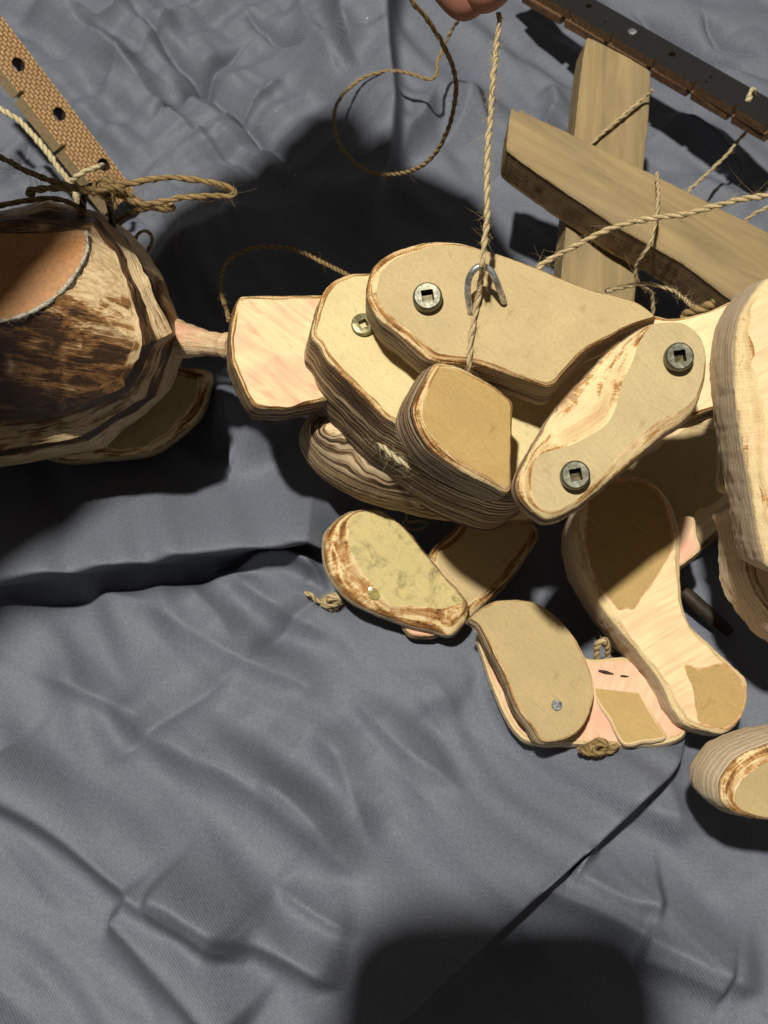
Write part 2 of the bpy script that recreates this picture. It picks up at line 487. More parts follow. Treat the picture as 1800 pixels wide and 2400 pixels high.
SEED = [0]
def plate(name, parent, outline, z, T, shift, rim=2.0, bevel=1.3, inner=None, mats=None, anchor=None,
          layers=8, rough=.16, bulge=.4, wob=.5, rotgrain=0.0, step=.55):
    """a sawn board: outline in photo pixels on its own tilted plane, whittled bevel round the face, plywood edge below"""
    SEED[0] += 1
    sd = SEED[0]
    ax = sum(p[0] for p in outline) / len(outline) if anchor is None else anchor[0]
    ay = sum(p[1] for p in outline) / len(outline) if anchor is None else anchor[1]
    p0, n = tilt_plane(ax, ay, z, T, shift)
    u = Vector((math.cos(rotgrain), math.sin(rotgrain), 0))
    u = (u - n * u.dot(n)).normalized()
    v = n.cross(u)
    def to2(px, py):
        q = on_plane(px, py, p0, n) - p0
        return Vector((q.dot(u), q.dot(v)))
    o2 = catmull([to2(*p) for p in outline], True, step)
    N = len(o2)
    arc = [0.0]
    for i in range(1, N):
        arc.append(arc[-1] + (o2[i] - o2[i - 1]).length)
    per = arc[-1] + (o2[0] - o2[-1]).length
    nrm, sg = inward(o2)
    def nz(i, f, s):
        a = arc[i] / per * 2 * math.pi
        R = per / (2 * math.pi) * f
        return noise.noise((math.cos(a) * R + s * 3.7, math.sin(a) * R + s * 1.9, s * 5.3 + sd))
    o2 = [o2[i] + nrm[i] * (rough * .8 * nz(i, .25, 1) + rough * .5 * nz(i, 1.2, 2)) for i in range(N)]
    if inner is not None:
        q2 = catmull([to2(*p) for p in inner], True, step)
        M = len(q2)
        # walk both loops together: nearest point, kept monotone
        base = min(range(M), key=lambda k: (q2[k] - o2[0]).length)
        ql = [0.0]
        seq = [q2[(base + k) % M] for k in range(M)] + [q2[base]]
        for k in range(1, M + 1):
            ql.append(ql[-1] + (seq[k] - seq[k - 1]).length)
        in2, last = [], 0
        for i in range(N):
            f = arc[i] / per
            lo = max(last, int((f - .13) * M)); hi = min(M, int((f + .13) * M) + 2)
            lo = min(lo, hi - 1)
            k = min(range(lo, hi), key=lambda kk: (seq[kk] - o2[i]).length + .03 * abs(kk / M - f) * per)
            last = max(last, k)
            in2.append(seq[k] + nrm[i] * .25 * nz(i, .9, 9))
        for _ in range(2):
            in2 = [(in2[i - 1] + in2[i] * 2 + in2[(i + 1) % N]) / 4 for i in range(N)]
    else:
        in2 = []
        for i in range(N):
            wd = rim * (1 + wob * 1.5 * nz(i, .08, 4) + wob * .5 * nz(i, .5, 5))
            in2.append(o2[i] + nrm[i] * max(.25, wd))
        for _ in range(3):
            in2 = [(in2[i - 1] + in2[i] * 2 + in2[(i + 1) % N]) / 4 for i in range(N)]
    verts, att, faces, mid, sm = [], [], [], [], []
    def ring(f):
        b = len(verts)
        for i in range(N):
            (x, y), d, rc = f(i)
            verts.append((x, y, -d)); att.append((arc[i], d, rc))
        return b
    fac = [abs((arc[i] * .09 + nz(i, .06, 7)) % 1.0 - .5) for i in range(N)]
    r0 = ring(lambda i: (in2[i], 0.0, 0.0))
    r0b = ring(lambda i: (in2[i].lerp(o2[i], .12), .12 + .1 * nz(i, 1., 8), .12))
    r1 = ring(lambda i: (in2[i].lerp(o2[i], .5), bevel * (.28 + .3 * fac[i]) + .1 * nz(i, 1., 3), .5))
    r2 = ring(lambda i: (in2[i].lerp(o2[i], .86), bevel * (.72 + .25 * fac[i]) + .1 * nz(i, 1.4, 6), .86))
    r3 = ring(lambda i: (o2[i] + nrm[i] * .12, bevel * 1.12, 1.0))
    rs = [r0, r0b, r1, r2, r3]
    for k in range(1, layers + 1):
        t = k / layers
        d = bevel * 1.2 + (T - bevel * 1.2 - .8) * t
        lam = (.09 if k % 2 else -.03)
        rs.append(ring(lambda i: (o2[i] + nrm[i] * (lam - bulge * math.sin(t * math.pi) + rough * 1.2 * nz(i, .35, 10 + k * .2) + rough * .4 * nz(i, 1.5, 20 + k)), d, 1.0 + t)))
    rs.append(ring(lambda i: (o2[i] + nrm[i] * 1.1, T, 2.2)))
    for a, b in zip(rs[:-1], rs[1:]):
        isrim = a < r3
        for i in range(N):
            j = (i + 1) % N
            q = (a + i, b + i, b + j, a + j)
            faces.append(q if sg > 0 else q[::-1])
            mid.append(1 if isrim else 2); sm.append(True)
    for tri in tri_fill(in2):
        faces.append(tuple(r0 + k for k in tri)); mid.append(0); sm.append(False)
    for tri in tri_fill([Vector(verts[rs[-1] + i][:2]) for i in range(N)]):
        faces.append(tuple(rs[-1] + k for k in tri)); mid.append(2); sm.append(False)
    # consistent outward faces
    mw = frame(p0, u, v, n)
    o = mesh_obj(name, verts, faces, mats or [KRAFT, RIM, SIDE], mw, parent, mid, att, sm)
    fix_normals(o)
    sharp(o, 42)
    return o, p0, n

def fix_normals(o):
    bm = bmesh.new()
    bm.from_mesh(o.data)
    bmesh.ops.recalc_face_normals(bm, faces=bm.faces)
    bm.to_mesh(o.data)
    bm.free()

def sharp(o, deg):
    me = o.data
    bm = bmesh.new(); bm.from_mesh(me)
    lim = math.radians(deg)
    for e in bm.edges:
        if len(e.link_faces) == 2:
            e.smooth = e.calc_face_angle(0) < lim
    bm.to_mesh(me); bm.free()

def veneer(name, parent, outline, p0, n, mat, lift=.12):
    """irregular patch of the paper-brown outer veneer left on a sanded board"""
    u = Vector((1, 0, 0)); u = (u - n * u.dot(n)).normalized(); v = n.cross(u)
    pts = []
    for p in outline:
        q = on_plane(p[0], p[1], p0 + n * lift, n) - p0
        pts.append(Vector((q.dot(u), q.dot(v))))
    pts = catmull(pts, True, .5)
    SEED[0] += 1
    nr, sg = inward(pts)
    pts = [p + nr[i] * .3 * noise.noise((p.x * .7, p.y * .7, SEED[0] * 2.3)) for i, p in enumerate(pts)]
    N = len(pts)
    verts = [(p.x, p.y, lift) for p in pts] + [(p.x, p.y, -.2) for p in pts]
    ed = [pts[i] - nr[i] * .35 for i in range(N)]
    verts[N:] = [(p.x, p.y, -.15) for p in ed]
    faces = [(i, N + i, N + (i + 1) % N, (i + 1) % N) for i in range(N)]
    faces += [tuple(t) for t in tri_fill(pts)]
    o = mesh_obj(name, verts, faces, mat, frame(p0, u, v, n), parent, smooth=False)
    fix_normals(o)
    return o

def basis(n):
    a = Vector((1, 0, 0)) if abs(n.x) < .8 else Vector((0, 1, 0))
    u = (a - n * a.dot(n)).normalized()
    return u, n.cross(u)

def lathe(name, parent, p, n, prof, mat, seg=40, spin=0.0, smooth=True):
    """prof: (radius, height) pairs along n"""
    u, v = basis(n)
    verts, faces = [], []
    for r, h in prof:
        for k in range(seg):
            a = 2 * math.pi * k / seg + spin
            verts.append((r * math.cos(a), r * math.sin(a), h))
    for i in range(len(prof) - 1):
        for k in range(seg):
            k2 = (k + 1) % seg
            faces.append((i * seg + k, i * seg + k2, (i + 1) * seg + k2, (i + 1) * seg + k))
    faces.append(tuple(range(seg))[::-1])
    faces.append(tuple((len(prof) - 1) * seg + k for k in range(seg)))
    o = mesh_obj(name, verts, faces, mat, frame(p, u, v, n), parent, smooth=smooth)
    fix_normals(o)
    sharp(o, 38)
    return o

def screw(parent, p, n, r=3.0, h=2.2, spin=.1, mat=None, sock=.42):
    """pan-head screw with a square socket, shank going down into the wood"""
    u, v = basis(n)
    seg = 40
    verts, faces = [], []
    def ringc(rr, hh):
        b = len(verts)
        for k in range(seg):
            a = 2 * math.pi * k / seg + spin
            verts.append((rr * math.cos(a), rr * math.sin(a), hh))
        return b
    def ringsq(rr, hh):
        b = len(verts)
        for k in range(seg):
            a = 2 * math.pi * k / seg
            s = rr / max(abs(math.cos(a)), abs(math.sin(a)))
            x, y = s * math.cos(a), s * math.sin(a)
            c, d = math.cos(spin), math.sin(spin)
            verts.append((x * c - y * d, x * d + y * c, hh))
        return b
    rings = [ringc(r * .45, -4), ringc(r * .45, 0.05), ringc(r * .96, 0.05), ringc(r, .25), ringc(r, h * .72), ringc(r * .95, h * .92),
             ringc(r * .86, h), ringsq(r * sock * .98, h - .02), ringsq(r * sock * .94, h - .12), ringsq(r * sock * .8, h - 2.0)]
    for a, b in zip(rings[:-1], rings[1:]):
        for k in range(seg):
            k2 = (k + 1) % seg
            faces.append((a + k, a + k2, b + k2, b + k))
    faces.append(tuple(rings[0] + k for k in range(seg))[::-1])
    faces.append(tuple(rings[-1] + k for k in range(seg)))
    mi = [0] * len(faces)
    for q in range(8 * seg, 9 * seg): mi[q] = 1
    mi[-1] = 1
    o = mesh_obj('screw', verts, faces, [mat or STEEL, SOCKET], frame(p, u, v, n), parent, mi)
    fix_normals(o); sharp(o, 30)
    return o

def tube_mesh(cl, rad, seg=12, lobes=0, pitch=3.4, lob=.26, closed_ends=True, phase=0.0, rjit=0.0):
    """one continuous tube along the points; lobes>0 gives a twisted cord section"""
    n = len(cl)
    verts, att, faces = [], [], []
    T0 = (cl[1] - cl[0]).normalized()
    u, v = basis(T0)
    s = 0.0
    for i in range(n):
        t = (cl[min(i + 1, n - 1)] - cl[max(i - 1, 0)])
        t = t.normalized() if t.length > 1e-6 else T0
        u = u - t * u.dot(t)
        u = u.normalized() if u.length > 1e-6 else basis(t)[0]
        v = t.cross(u)
        if i: s += (cl[i] - cl[i - 1]).length
        r = rad(i / (n - 1)) if callable(rad) else rad
        r *= 1 + rjit * noise.noise((s * .5, phase, 3.3))
        for k in range(seg):
            a = 2 * math.pi * k / seg
            tw = a - 2 * math.pi * s / pitch / max(lobes, 1) + phase
            m = 1.0 if not lobes else (1 - lob) + lob * abs(math.cos(lobes * tw / 1.0 * .5 * 1.0)) * 1.5
            m = m if not lobes else m - lob * .25
            verts.append(cl[i] + (u * math.cos(a) + v * math.sin(a)) * (r * m))
            att.append((s, math.cos(tw), math.sin(tw)))
    for i in range(n - 1):
        for k in range(seg):
            k2 = (k + 1) % seg
            faces.append((i * seg + k, i * seg + k2, (i + 1) * seg + k2, (i + 1) * seg + k))
    if closed_ends:
        faces.append(tuple(range(seg))[::-1])
        faces.append(tuple((n - 1) * seg + k for k in range(seg)))
    return verts, att, faces

def fuzz(cl, R, dens, length=2.6, seed=0, thick=.045):
    """loose fibres standing off the cord"""
    rnd = random.Random(seed)
    verts, faces = [], []
    n = len(cl)
    tot = sum((cl[i + 1] - cl[i]).length for i in range(n - 1))
    for _ in range(int(tot * dens * 1.8)):
        i = rnd.randrange(1, n - 1)
        t = (cl[i + 1] - cl[i - 1]).normalized()
        u, v = basis(t)
        a = rnd.uniform(0, 6.283)
        d = u * math.cos(a) + v * math.sin(a)
        L = length * rnd.uniform(.25, 1.0) * (2.2 if rnd.random() < .06 else 1)
        fwd = rnd.choice((-1, 1)) * rnd.uniform(.3, 1.4)
        p = cl[i] + d * R * .6
        dirv = (d + t * fwd).normalized()
        curl = Vector((rnd.uniform(-1, 1), rnd.uniform(-1, 1), rnd.uniform(-1, 1))) * .55
        K = 5
        base = len(verts)
        for k in range(K):
            f = k / (K - 1)
            c = p + dirv * (L * f) + curl * (L * f * f)
            th = thick * (1 - .6 * f)
            for q in range(3):
                an = q * 2.094
                verts.append(c + (u * math.cos(an) + v * math.sin(an)) * th)
        for k in range(K - 1):
            for q in range(3):
                q2 = (q + 1) % 3
                faces.append((base + k * 3 + q, base + k * 3 + q2, base + (k + 1) * 3 + q2, base + (k + 1) * 3 + q))
    return verts, faces

def twine(name, pts3, R, mat, parent=None, dens=1.0, flen=2.4, seed=1, lobes=2, pitch=2.9, lob=.2, step=.4, jit=.2):
    cl = catmull(pts3, False, step)
    cl = [p + Vector((noise.noise((i * .13, seed, 0)), noise.noise((i * .13, seed, 9)), noise.noise((i * .13, seed, 21)))) * jit for i, p in enumerate(cl)]
    verts, att, faces = tube_mesh(cl, R, 12, lobes, pitch, lob, True, seed * 1.3, .32)
    mw, lv = local_frame(verts)
    o = mesh_obj(name, lv, faces, mat, mw, parent, attr=att)
    if dens > 0:
        fv, ff = fuzz(cl, R, dens, flen, seed)
        if fv:
            c = mw.translation / MM
            f = mesh_obj('loose_fibre', [q - c for q in fv], ff, mat, mw, o, attr=[(q.x, 1.0, q.y) for q in fv])
            f['kind'] = 'stuff'
    return o

def P3(lst, z=None):
    """list of (px,py[,z]) -> world points in mm"""
    out = []
    for p in lst:
        out.append(W(p[0], p[1], p[2] if len(p) > 2 else z))
    return out

# ================================================================= THE SHEET
def seg_dist(X, Y, pts):
    best = np.full(X.shape, 1e9)
    side = np.zeros(X.shape)
    tpar = np.zeros(X.shape)
    L = [0.0]
    for a, b in zip(pts[:-1], pts[1:]):
        L.append(L[-1] + math.hypot(b[0] - a[0], b[1] - a[1]))
    for i, (a, b) in enumerate(zip(pts[:-1], pts[1:])):
        dx, dy = b[0] - a[0], b[1] - a[1]
        l2 = dx * dx + dy * dy
        t = np.clip(((X - a[0]) * dx + (Y - a[1]) * dy) / l2, 0, 1)
        ex, ey = X - a[0] - t * dx, Y - a[1] - t * dy
        d = np.hypot(ex, ey)
        m = d < best
        best = np.where(m, d, best)
        side = np.where(m, np.sign(dx * ey - dy * ex), side)
        tpar = np.where(m, (L[i] + t * math.sqrt(l2)) / L[-1], tpar)
    return best, side, tpar

def build_sheet():
    def axis(lo, hi, flo, fhi, fine):
        a = list(np.arange(flo, fhi + .01, fine))
        s, x = fine, fhi
        while x < hi:
            s *= 1.25; x += s; a.append(x)
        s, x = fine, flo
        while x > lo:
            s *= 1.25; x -= s; a.insert(0, x)
        return np.array(a)
    xs = axis(-900, 900, -165, 170, .62)
    ys = axis(-800, 1000, -150, 235, .62)
    X, Y = np.meshgrid(xs, ys)
    Z = np.zeros_like(X)
    DX = np.zeros_like(X); DY = np.zeros_like(X)
    # broad undulation
    for k in range(14):
        a = RNG.uniform(0, math.pi); wl = RNG.uniform(45, 150)
        Z += .010 * wl * RNG.uniform(.3, 1) * np.sin((X * math.cos(a) + Y * math.sin(a)) / wl * 6.283 + RNG.uniform(0, 6.28))
    GAIN = 3.5
    # soft parallel laps, slanting down to the right; above left a second family crosses them
    def smask(f, seed):
        r = np.random.RandomState(seed)
        m = np.zeros_like(X)
        for _ in range(7):
            a = r.uniform(0, 6.28); k = 6.283 / (f * r.uniform(.7, 1.6))
            m += np.sin((X * math.cos(a) + Y * math.sin(a)) * k + r.uniform(0, 6.28))
        return np.clip(.5 + m / 5.0, 0, 1)
    for k in range(9):
        a = 2.42 + RNG.normal(0, .10)                 # crest direction
        nx_, ny_ = -math.sin(a), math.cos(a)
        wl = RNG.uniform(15, 34)
        warp = 5.0 * np.sin((X * math.cos(a) + Y * math.sin(a)) / RNG.uniform(40, 80) * 6.283 / 2 + RNG.uniform(0, 6)) 
        ph = ((X + warp * nx_) * nx_ + (Y + warp * ny_) * ny_) / wl * 6.283 + RNG.uniform(0, 6.28)
        w_ = np.sin(ph) + .35 * np.sin(2 * ph + RNG.uniform(0, 6.28))
        Z += .050 * wl * w_ * smask(70, 100 + k) * smask(110, 200 + k)
    up = np.clip((Y - 95) / 40, 0, 1) * np.clip((20 - X) / 40, 0, 1)
    for k in range(8):
        a = (2.42 if k % 2 else .62) + RNG.normal(0, .09)
        nx_, ny_ = -math.sin(a), math.cos(a)
        wl = RNG.uniform(11, 24)
        ph = (X * nx_ + Y * ny_) / wl * 6.283 + RNG.uniform(0, 6.28)
        tri = 2 / math.pi * np.arcsin(np.sin(ph) * .985)
        Z += .075 * wl * tri * smask(95, 300 + k) * up
    def fold(px, h, wl, wr, lean=(0, 0), taper=.32, sharp=1.4):
        pts = [tuple(W(p[0], p[1], 0).xy) for p in px]
        pv = catmull([Vector(p) for p in pts], False, 4.0)
        pts = [tuple(p) for p in pv]
        bx = [p[0] for p in pts]; by = [p[1] for p in pts]
        m = 3.2 * max(wl, wr)
        i0, i1 = np.searchsorted(xs, [min(bx) - m, max(bx) + m]); j0, j1 = np.searchsorted(ys, [min(by) - m, max(by) + m])
        if i1 <= i0 or j1 <= j0: return
        sx, sy = X[j0:j1, i0:i1], Y[j0:j1, i0:i1]
        d, s, t = seg_dist(sx, sy, pts)
        tp = np.clip(t / taper, 0, 1) * np.clip((1 - t) / taper, 0, 1)
        tp = tp * tp * (3 - 2 * tp)
        wdt = np.where(s > 0, wl, wr) * (.35 + .65 * tp)
        f = np.exp(-(d / wdt) ** sharp) * tp
        Z[j0:j1, i0:i1] += GAIN * h * f
        DX[j0:j1, i0:i1] += lean[0] * f
        DY[j0:j1, i0:i1] += lean[1] * f
    # the big rolled ridge below the head
    fold([(-200, 1330), (-60, 1300), (0, 1270), (130, 1250), (300, 1228), (430, 1212), (550, 1196), (700, 1182), (800, 1180), (880, 1205)], 5.6, 13, 9.0, (0, -20), .12, 1.9)
    fold([(0, 1420), (150, 1385), (300, 1370), (430, 1345), (540, 1300), (760, 1262)], -2.0, 6, 5)
    fold([(540, 1345), (610, 1318), (680, 1312), (740, 1345), (770, 1390)], 3.2, 4, 2.2, (0, -1.2))
    # creases of the lower left
    fold([(-60, 1815), (0, 1850), (110, 1905), (200, 1965), (280, 2030), (400, 2118), (520, 2195), (590, 2260)], 3.6, 13, 4.2, (-2.2, -2.2), .1, 1.8)
    fold([(265, 2125), (345, 2205), (420, 2295), (500, 2390), (560, 2460)], 3.2, 9, 4.0, (-1.3, -1.3), .12, 1.7)
    fold([(380, 2080), (470, 2122), (560, 2180), (660, 2225), (790, 2290)], 2.7, 8, 3.4, (-1.1, -1.1), .12, 1.7)
    fold([(240, 1640), (330, 1700), (420, 1760), (560, 1830), (680, 1920), (780, 2000), (860, 2060)], 2.1, 9, 4.4, (-.6, -.6), .15, 1.6)
    fold([(600, 1830), (700, 1900), (800, 2010)], 1.4, 7, 3)
    fold([(720, 1700), (790, 1780), (830, 1880), (880, 2000)], 1.6, 8, 4)
    fold([(640, 2070), (740, 2140), (830, 2180)], 1.2, 4, 2)
    # crossing creases
    fold([(580, 1562), (640, 1500), (700, 1440), (780, 1380)], -1.3, 3.2, 4.5)
    fold([(580, 1562), (470, 1640), (350, 1720), (220, 1800)], -1.1, 3, 5)
    fold([(100, 1340), (230, 1380), (340, 1420), (450, 1490), (580, 1562), (690, 1600), (820, 1650)], 1.5, 9, 4)
    fold([(60, 1560), (170, 1610), (290, 1660), (400, 1720)], 1.5, 8, 3)
    fold([(420, 1360), (500, 1440), (560, 1520)], 1.2, 7, 4)
    fold([(520, 1330), (600, 1400), (690, 1450), (790, 1500)], 1.3, 6, 3)
    fold([(780, 1480), (900, 1560), (1010, 1660), (1060, 1730)], 1.5, 8, 4)
    fold([(900, 1500), (1000, 1580), (1080, 1690)], 1.2, 6, 3)
    fold([(820, 1620), (900, 1720), (1000, 1800), (1100, 1860)], 1.1, 8, 3)
    # the diagonal roll at the lower right
    fold([(1640, 1640), (1570, 1700), (1510, 1752), (1440, 1812), (1340, 1905), (1210, 2015), (1090, 2125), (1000, 2205), (900, 2300), (800, 2400), (700, 2500)], 4.4, 6.0, 15, (6.6, -6.6), .2, 1.7)
    fold([(1170, 2035), (1280, 2082), (1400, 2132), (1520, 2195), (1650, 2262), (1790, 2330)], 2.0, 8, 3.6, (-.5, -.8), .12, 1.6)
    fold([(1320, 2025), (1400, 2068), (1490, 2112), (1560, 2120)], 1.6, 7, 3, (-.4, -.6), .12, 1.6)
    fold([(1290, 1940), (1360, 1980), (1400, 2010)], 1.5, 2, 6)
    fold([(1480, 2240), (1600, 2280), (1700, 2330)], 1.6, 7, 3, (-.4, -.6), .12, 1.6)
    fold([(1500, 1780), (1560, 1850), (1580, 1990)], 1.4, 9, 5)
    # upright folds behind the loop
    fold([(775, -60), (790, 20), (802, 95), (815, 165), (850, 230)], 4.2, 9, 4, (-.8, -1))
    fold([(925, -60), (908, 40), (896, 110), (900, 200), (910, 300), (905, 400), (880, 480), (860, 560)], 4.6, 3.6, 12, (1.6, 0), .12, 1.7)
    fold([(690, -40), (720, 60), (770, 170), (800, 230)], 2.0, 7, 5)
    fold([(1020, 200), (1000, 280), (960, 340), (930, 400)], 2.2, 4, 9)
    fold([(1120, 190), (1080, 290), (1030, 350)], 1.6, 8, 5)
    fold([(1280, 190), (1300, 250), (1270, 300)], 2.0, 7, 4)
    # wide soft lap below the neck
    fold([(330, 640), (450, 610), (560, 560), (640, 500)], 4, 14, 9)
    fold([(480, 1030), (540, 1000), (600, 1010), (660, 1080)], 5, 12, 12)
    # long folded-away creases of the upper sheet
    for c in ([(150, 40), (250, 130), (390, 260), (520, 370), (640, 450)], [(270, -20), (400, 110), (520, 220), (620, 320), (720, 400)],
              [(690, 150), (600, 230), (500, 310), (400, 380), (310, 430)], [(430, 0), (380, 60), (290, 160), (230, 230)],
              [(560, 250), (640, 340), (700, 400)], [(560, 0), (640, 70), (720, 130)], [(330, 0), (240, 50), (100, 40), (20, 60)],
              [(600, 60), (540, 100), (430, 210), (350, 300)], [(0, 420), (60, 330), (170, 230)], [(1480, 0), (1620, 90), (1760, 190)],
              [(1560, 260), (1640, 330), (1760, 450)], [(1640, 20), (1700, 100), (1790, 150)]):
        fold(c, RNG.choice([1, -1]) * RNG.uniform(1.2, 1.9), RNG.uniform(2, 4.5), RNG.uniform(2, 7), (0, 0), .3, 1.15)
    # many faint press creases: two slanting families, long and soft below, crossing above
    for k in range(190):
        if k < 90:
            px, py = RNG.uniform(-100, 760), RNG.uniform(-80, 520)
            L, amp, w0, w1, main = RNG.uniform(16, 46), .8, 1.3, 5.5, .6
        elif k < 118:
            px, py = RNG.uniform(900, 1850), RNG.uniform(-50, 650)
            L, amp, w0, w1, main = RNG.uniform(12, 40), 2.3, 2, 8, .6
        else:
            px, py = RNG.uniform(-50, 1850), RNG.uniform(1250, 2420)
            L, amp, w0, w1, main = RNG.uniform(20, 60), 1.1, 1.6, 9, .8
        c = W(px, py, 0)
        a = (-.72 if RNG.rand() < main else .62) + RNG.normal(0, .12)
        d = Vector((math.cos(a), math.sin(a)))
        bend = RNG.uniform(-.18, .18) * L
        nv = Vector((-d.y, d.x))
        q = [c.xy - d * L, c.xy - d * L * .4 + nv * bend * .7, c.xy + d * L * .35 + nv * bend, c.xy + d * L]
        pts = [tuple(p) for p in catmull(q, False, 4.0)]
        amp *= RNG.uniform(.3, 1.0) * RNG.choice([1, -1])
        wl, wr = RNG.uniform(w0, w1), RNG.uniform(w0, w1)
        bx = [p[0] for p in pts]; by = [p[1] for p in pts]
        m = 3 * max(wl, wr)
        i0, i1 = np.searchsorted(xs, [min(bx) - m, max(bx) + m]); j0, j1 = np.searchsorted(ys, [min(by) - m, max(by) + m])
        if i1 - i0 < 2 or j1 - j0 < 2: continue
        sx, sy = X[j0:j1, i0:i1], Y[j0:j1, i0:i1]
        dd, s, t = seg_dist(sx, sy, pts)
        tp = np.clip(t / .5, 0, 1) * np.clip((1 - t) / .5, 0, 1)
        tp = tp * tp * (3 - 2 * tp)
        f = np.exp(-(dd / (np.where(s > 0, wl, wr) * (.3 + .7 * tp))) ** 1.2)
        Z[j0:j1, i0:i1] += amp * f * tp
    # the limbs press it flat where they lie
    q0, q1 = W(720, 1740, 0), W(1780, 1180, 0)
    mk = np.clip((X - q0.x) / 14, 0, 1) * np.clip((q1.x + 10 - X) / 14, 0, 1) * np.clip((Y - q0.y - 6) / 14, 0, 1) * np.clip((q1.y + 20 - Y) / 14, 0, 1)
    cap = 1.2
    low = np.where(Z > cap - 1.5, cap - 1.5 + 1.5 * (1 - np.exp(-(np.maximum(Z - cap + 1.5, 0)) / 1.5)), Z)
    Z[:] = Z * (1 - mk) + low * mk
    # keep the sheet pressed down under what lies on it and fading out beyond
    edge = np.clip(1 - (np.maximum(np.abs(X) - 200, 0) + np.maximum(np.abs(Y - 40) - 240, 0)) / 200, 0, 1)
    Z *= edge
    V = np.stack([(X + DX) * MM, (Y + DY) * MM, Z * MM], -1).reshape(-1, 3)
    ny, nx = X.shape
    idx = np.arange(ny * nx).reshape(ny, nx)
    F = np.stack([idx[:-1, :-1], idx[:-1, 1:], idx[1:, 1:], idx[1:, :-1]], -1).reshape(-1, 4)
    global SHEET_Z
    def SHEET_Z(p):
        return float(Z[np.searchsorted(ys, p.y), np.searchsorted(xs, p.x)])
    me = bpy.data.meshes.new('bed_sheet')
    me.vertices.add(len(V)); me.vertices.foreach_set('co', V.astype(np.float32).ravel())
    me.loops.add(F.size); me.loops.foreach_set('vertex_index', F.astype(np.int32).ravel())
    me.polygons.add(len(F)); me.polygons.foreach_set('loop_start', np.arange(0, F.size, 4, dtype=np.int32))
    me.polygons.foreach_set('loop_total', np.full(len(F), 4, dtype=np.int32))
    me.polygons.foreach_set('use_smooth', np.ones(len(F), dtype=bool))
    me.update(calc_edges=True)
    me.materials.append(CLOTH)
    o = bpy.data.objects.new('bed_sheet', me)
    link(o, Matrix.Identity(4))
    o['kind'] = 'structure'
    return o
build_sheet()

# ================================================================= MARIONETTE
pup = empty('marionette', W(1150, 1050, 0))
tag(pup, 'jointed wooden marionette of scorched plywood pieces lying on the grey-blue sheet', 'marionette')

# --- chest block, torso boards
plate('chest_block', pup, [(563, 694), (584, 691), (660, 690), (760, 689), (860, 700), (880, 800), (850, 900), (753, 943), (711, 951), (677, 958), (639, 959), (601, 956), (584, 939),
      (555, 880), (540, 846), (538, 812), (542, 753), (546, 724)], 70, 18, (-12, 36), 1.2, 1.0, mats=[PINE, RIM_BURNT, SIDE_BLACK], anchor=(650, 830), wob=.7)
plate('torso_board', pup, [(867, 637), (829, 637), (795, 648), (766, 669), (749, 698), (736, 745), (730, 787), (745, 804), (774, 850), (821, 897), (867, 943), (905, 977), (960, 1010), (1040, 1060),
      (1130, 1105), (1230, 1130), (1290, 1100), (1330, 1000), (1420, 900), (1430, 810), (1330, 740), (1180, 690), (1000, 645)], 80, 40, (-42, 150), 1.1, .9,
      mats=[KRAFT_CREAM, RIM, SIDE_BLACK], anchor=(900, 850), layers=20, rough=.2, bulge=1.0)
plate('belly_board', pup, [(900, 800), (800, 850), (745, 930), (712, 985), (712, 1010), (735, 1050), (775, 1085), (850, 1125), (935, 1150), (1020, 1170), (1110, 1180), (1200, 1180), (1285, 1170),
      (1340, 1100), (1330, 950), (1200, 850)], 50, 30, (-8, 46), 9, 7, mats=[BURNT, SIDE_BURNT, SIDE_BELLY], anchor=(950, 1080), layers=14, rough=.2, bulge=2.2)
# --- upper arm (front) with screw and staple
A, Ap, An = plate('upper_arm', pup, [(857, 686), (871, 627), (905, 593), (956, 572), (1006, 562), (1061, 563), (1125, 578), (1200, 602), (1269, 628), (1330, 654), (1395, 677), (1480, 698), (1522, 723), (1541, 744),
      (1526, 747), (1480, 763), (1430, 790), (1374, 822), (1330, 866), (1300, 900), (1285, 906), (1227, 888), (1155, 864), (1108, 852), (1061, 850), (1006, 842), (964, 812), (922, 774), (888, 749), (867, 719)],
      99, 16, (-10, 58), 2.0, 1.2,
      inner=[(884, 690), (893, 640), (925, 608), (968, 592), (1010, 580), (1061, 574), (1125, 587), (1200, 610), (1269, 636), (1330, 662), (1395, 685), (1480, 706), (1515, 726), (1532, 741),
             (1518, 745), (1476, 759), (1424, 785), (1368, 815), (1324, 860), (1296, 892), (1280, 896), (1227, 878), (1160, 853), (1112, 840), (1068, 833), (1022, 826), (985, 797), (945, 762), (913, 738), (893, 715)],
      mats=[KRAFT, RIM, SIDE_BURNT], anchor=(1130, 730))
# --- hand / fist board
plate('hand', pup, [(1027, 846), (1058, 851), (1091, 863), (1125, 881), (1158, 901), (1185, 922), (1205, 940), (1205, 975), (1203, 1060), (1201, 1150), (1195, 1158), (1142, 1133), (1112, 1120), (1049, 1082), (1006, 1044), (981, 1006),
      (968, 964), (977, 930), (998, 888)], 93, 18, (-52, 30), 2.2, 1.4,
      inner=[(1032, 862), (1060, 866), (1091, 877), (1122, 893), (1152, 911), (1178, 930), (1194, 945), (1196, 976), (1194, 1058), (1192, 1136), (1184, 1142), (1142, 1115), (1112, 1101), (1060, 1066), (1020, 1030), (998, 1000), (990, 964), (998, 934), (1014, 896)],
      mats=[KRAFT_GOLD, RIM, SIDE_BURNT], anchor=(1090, 1000))
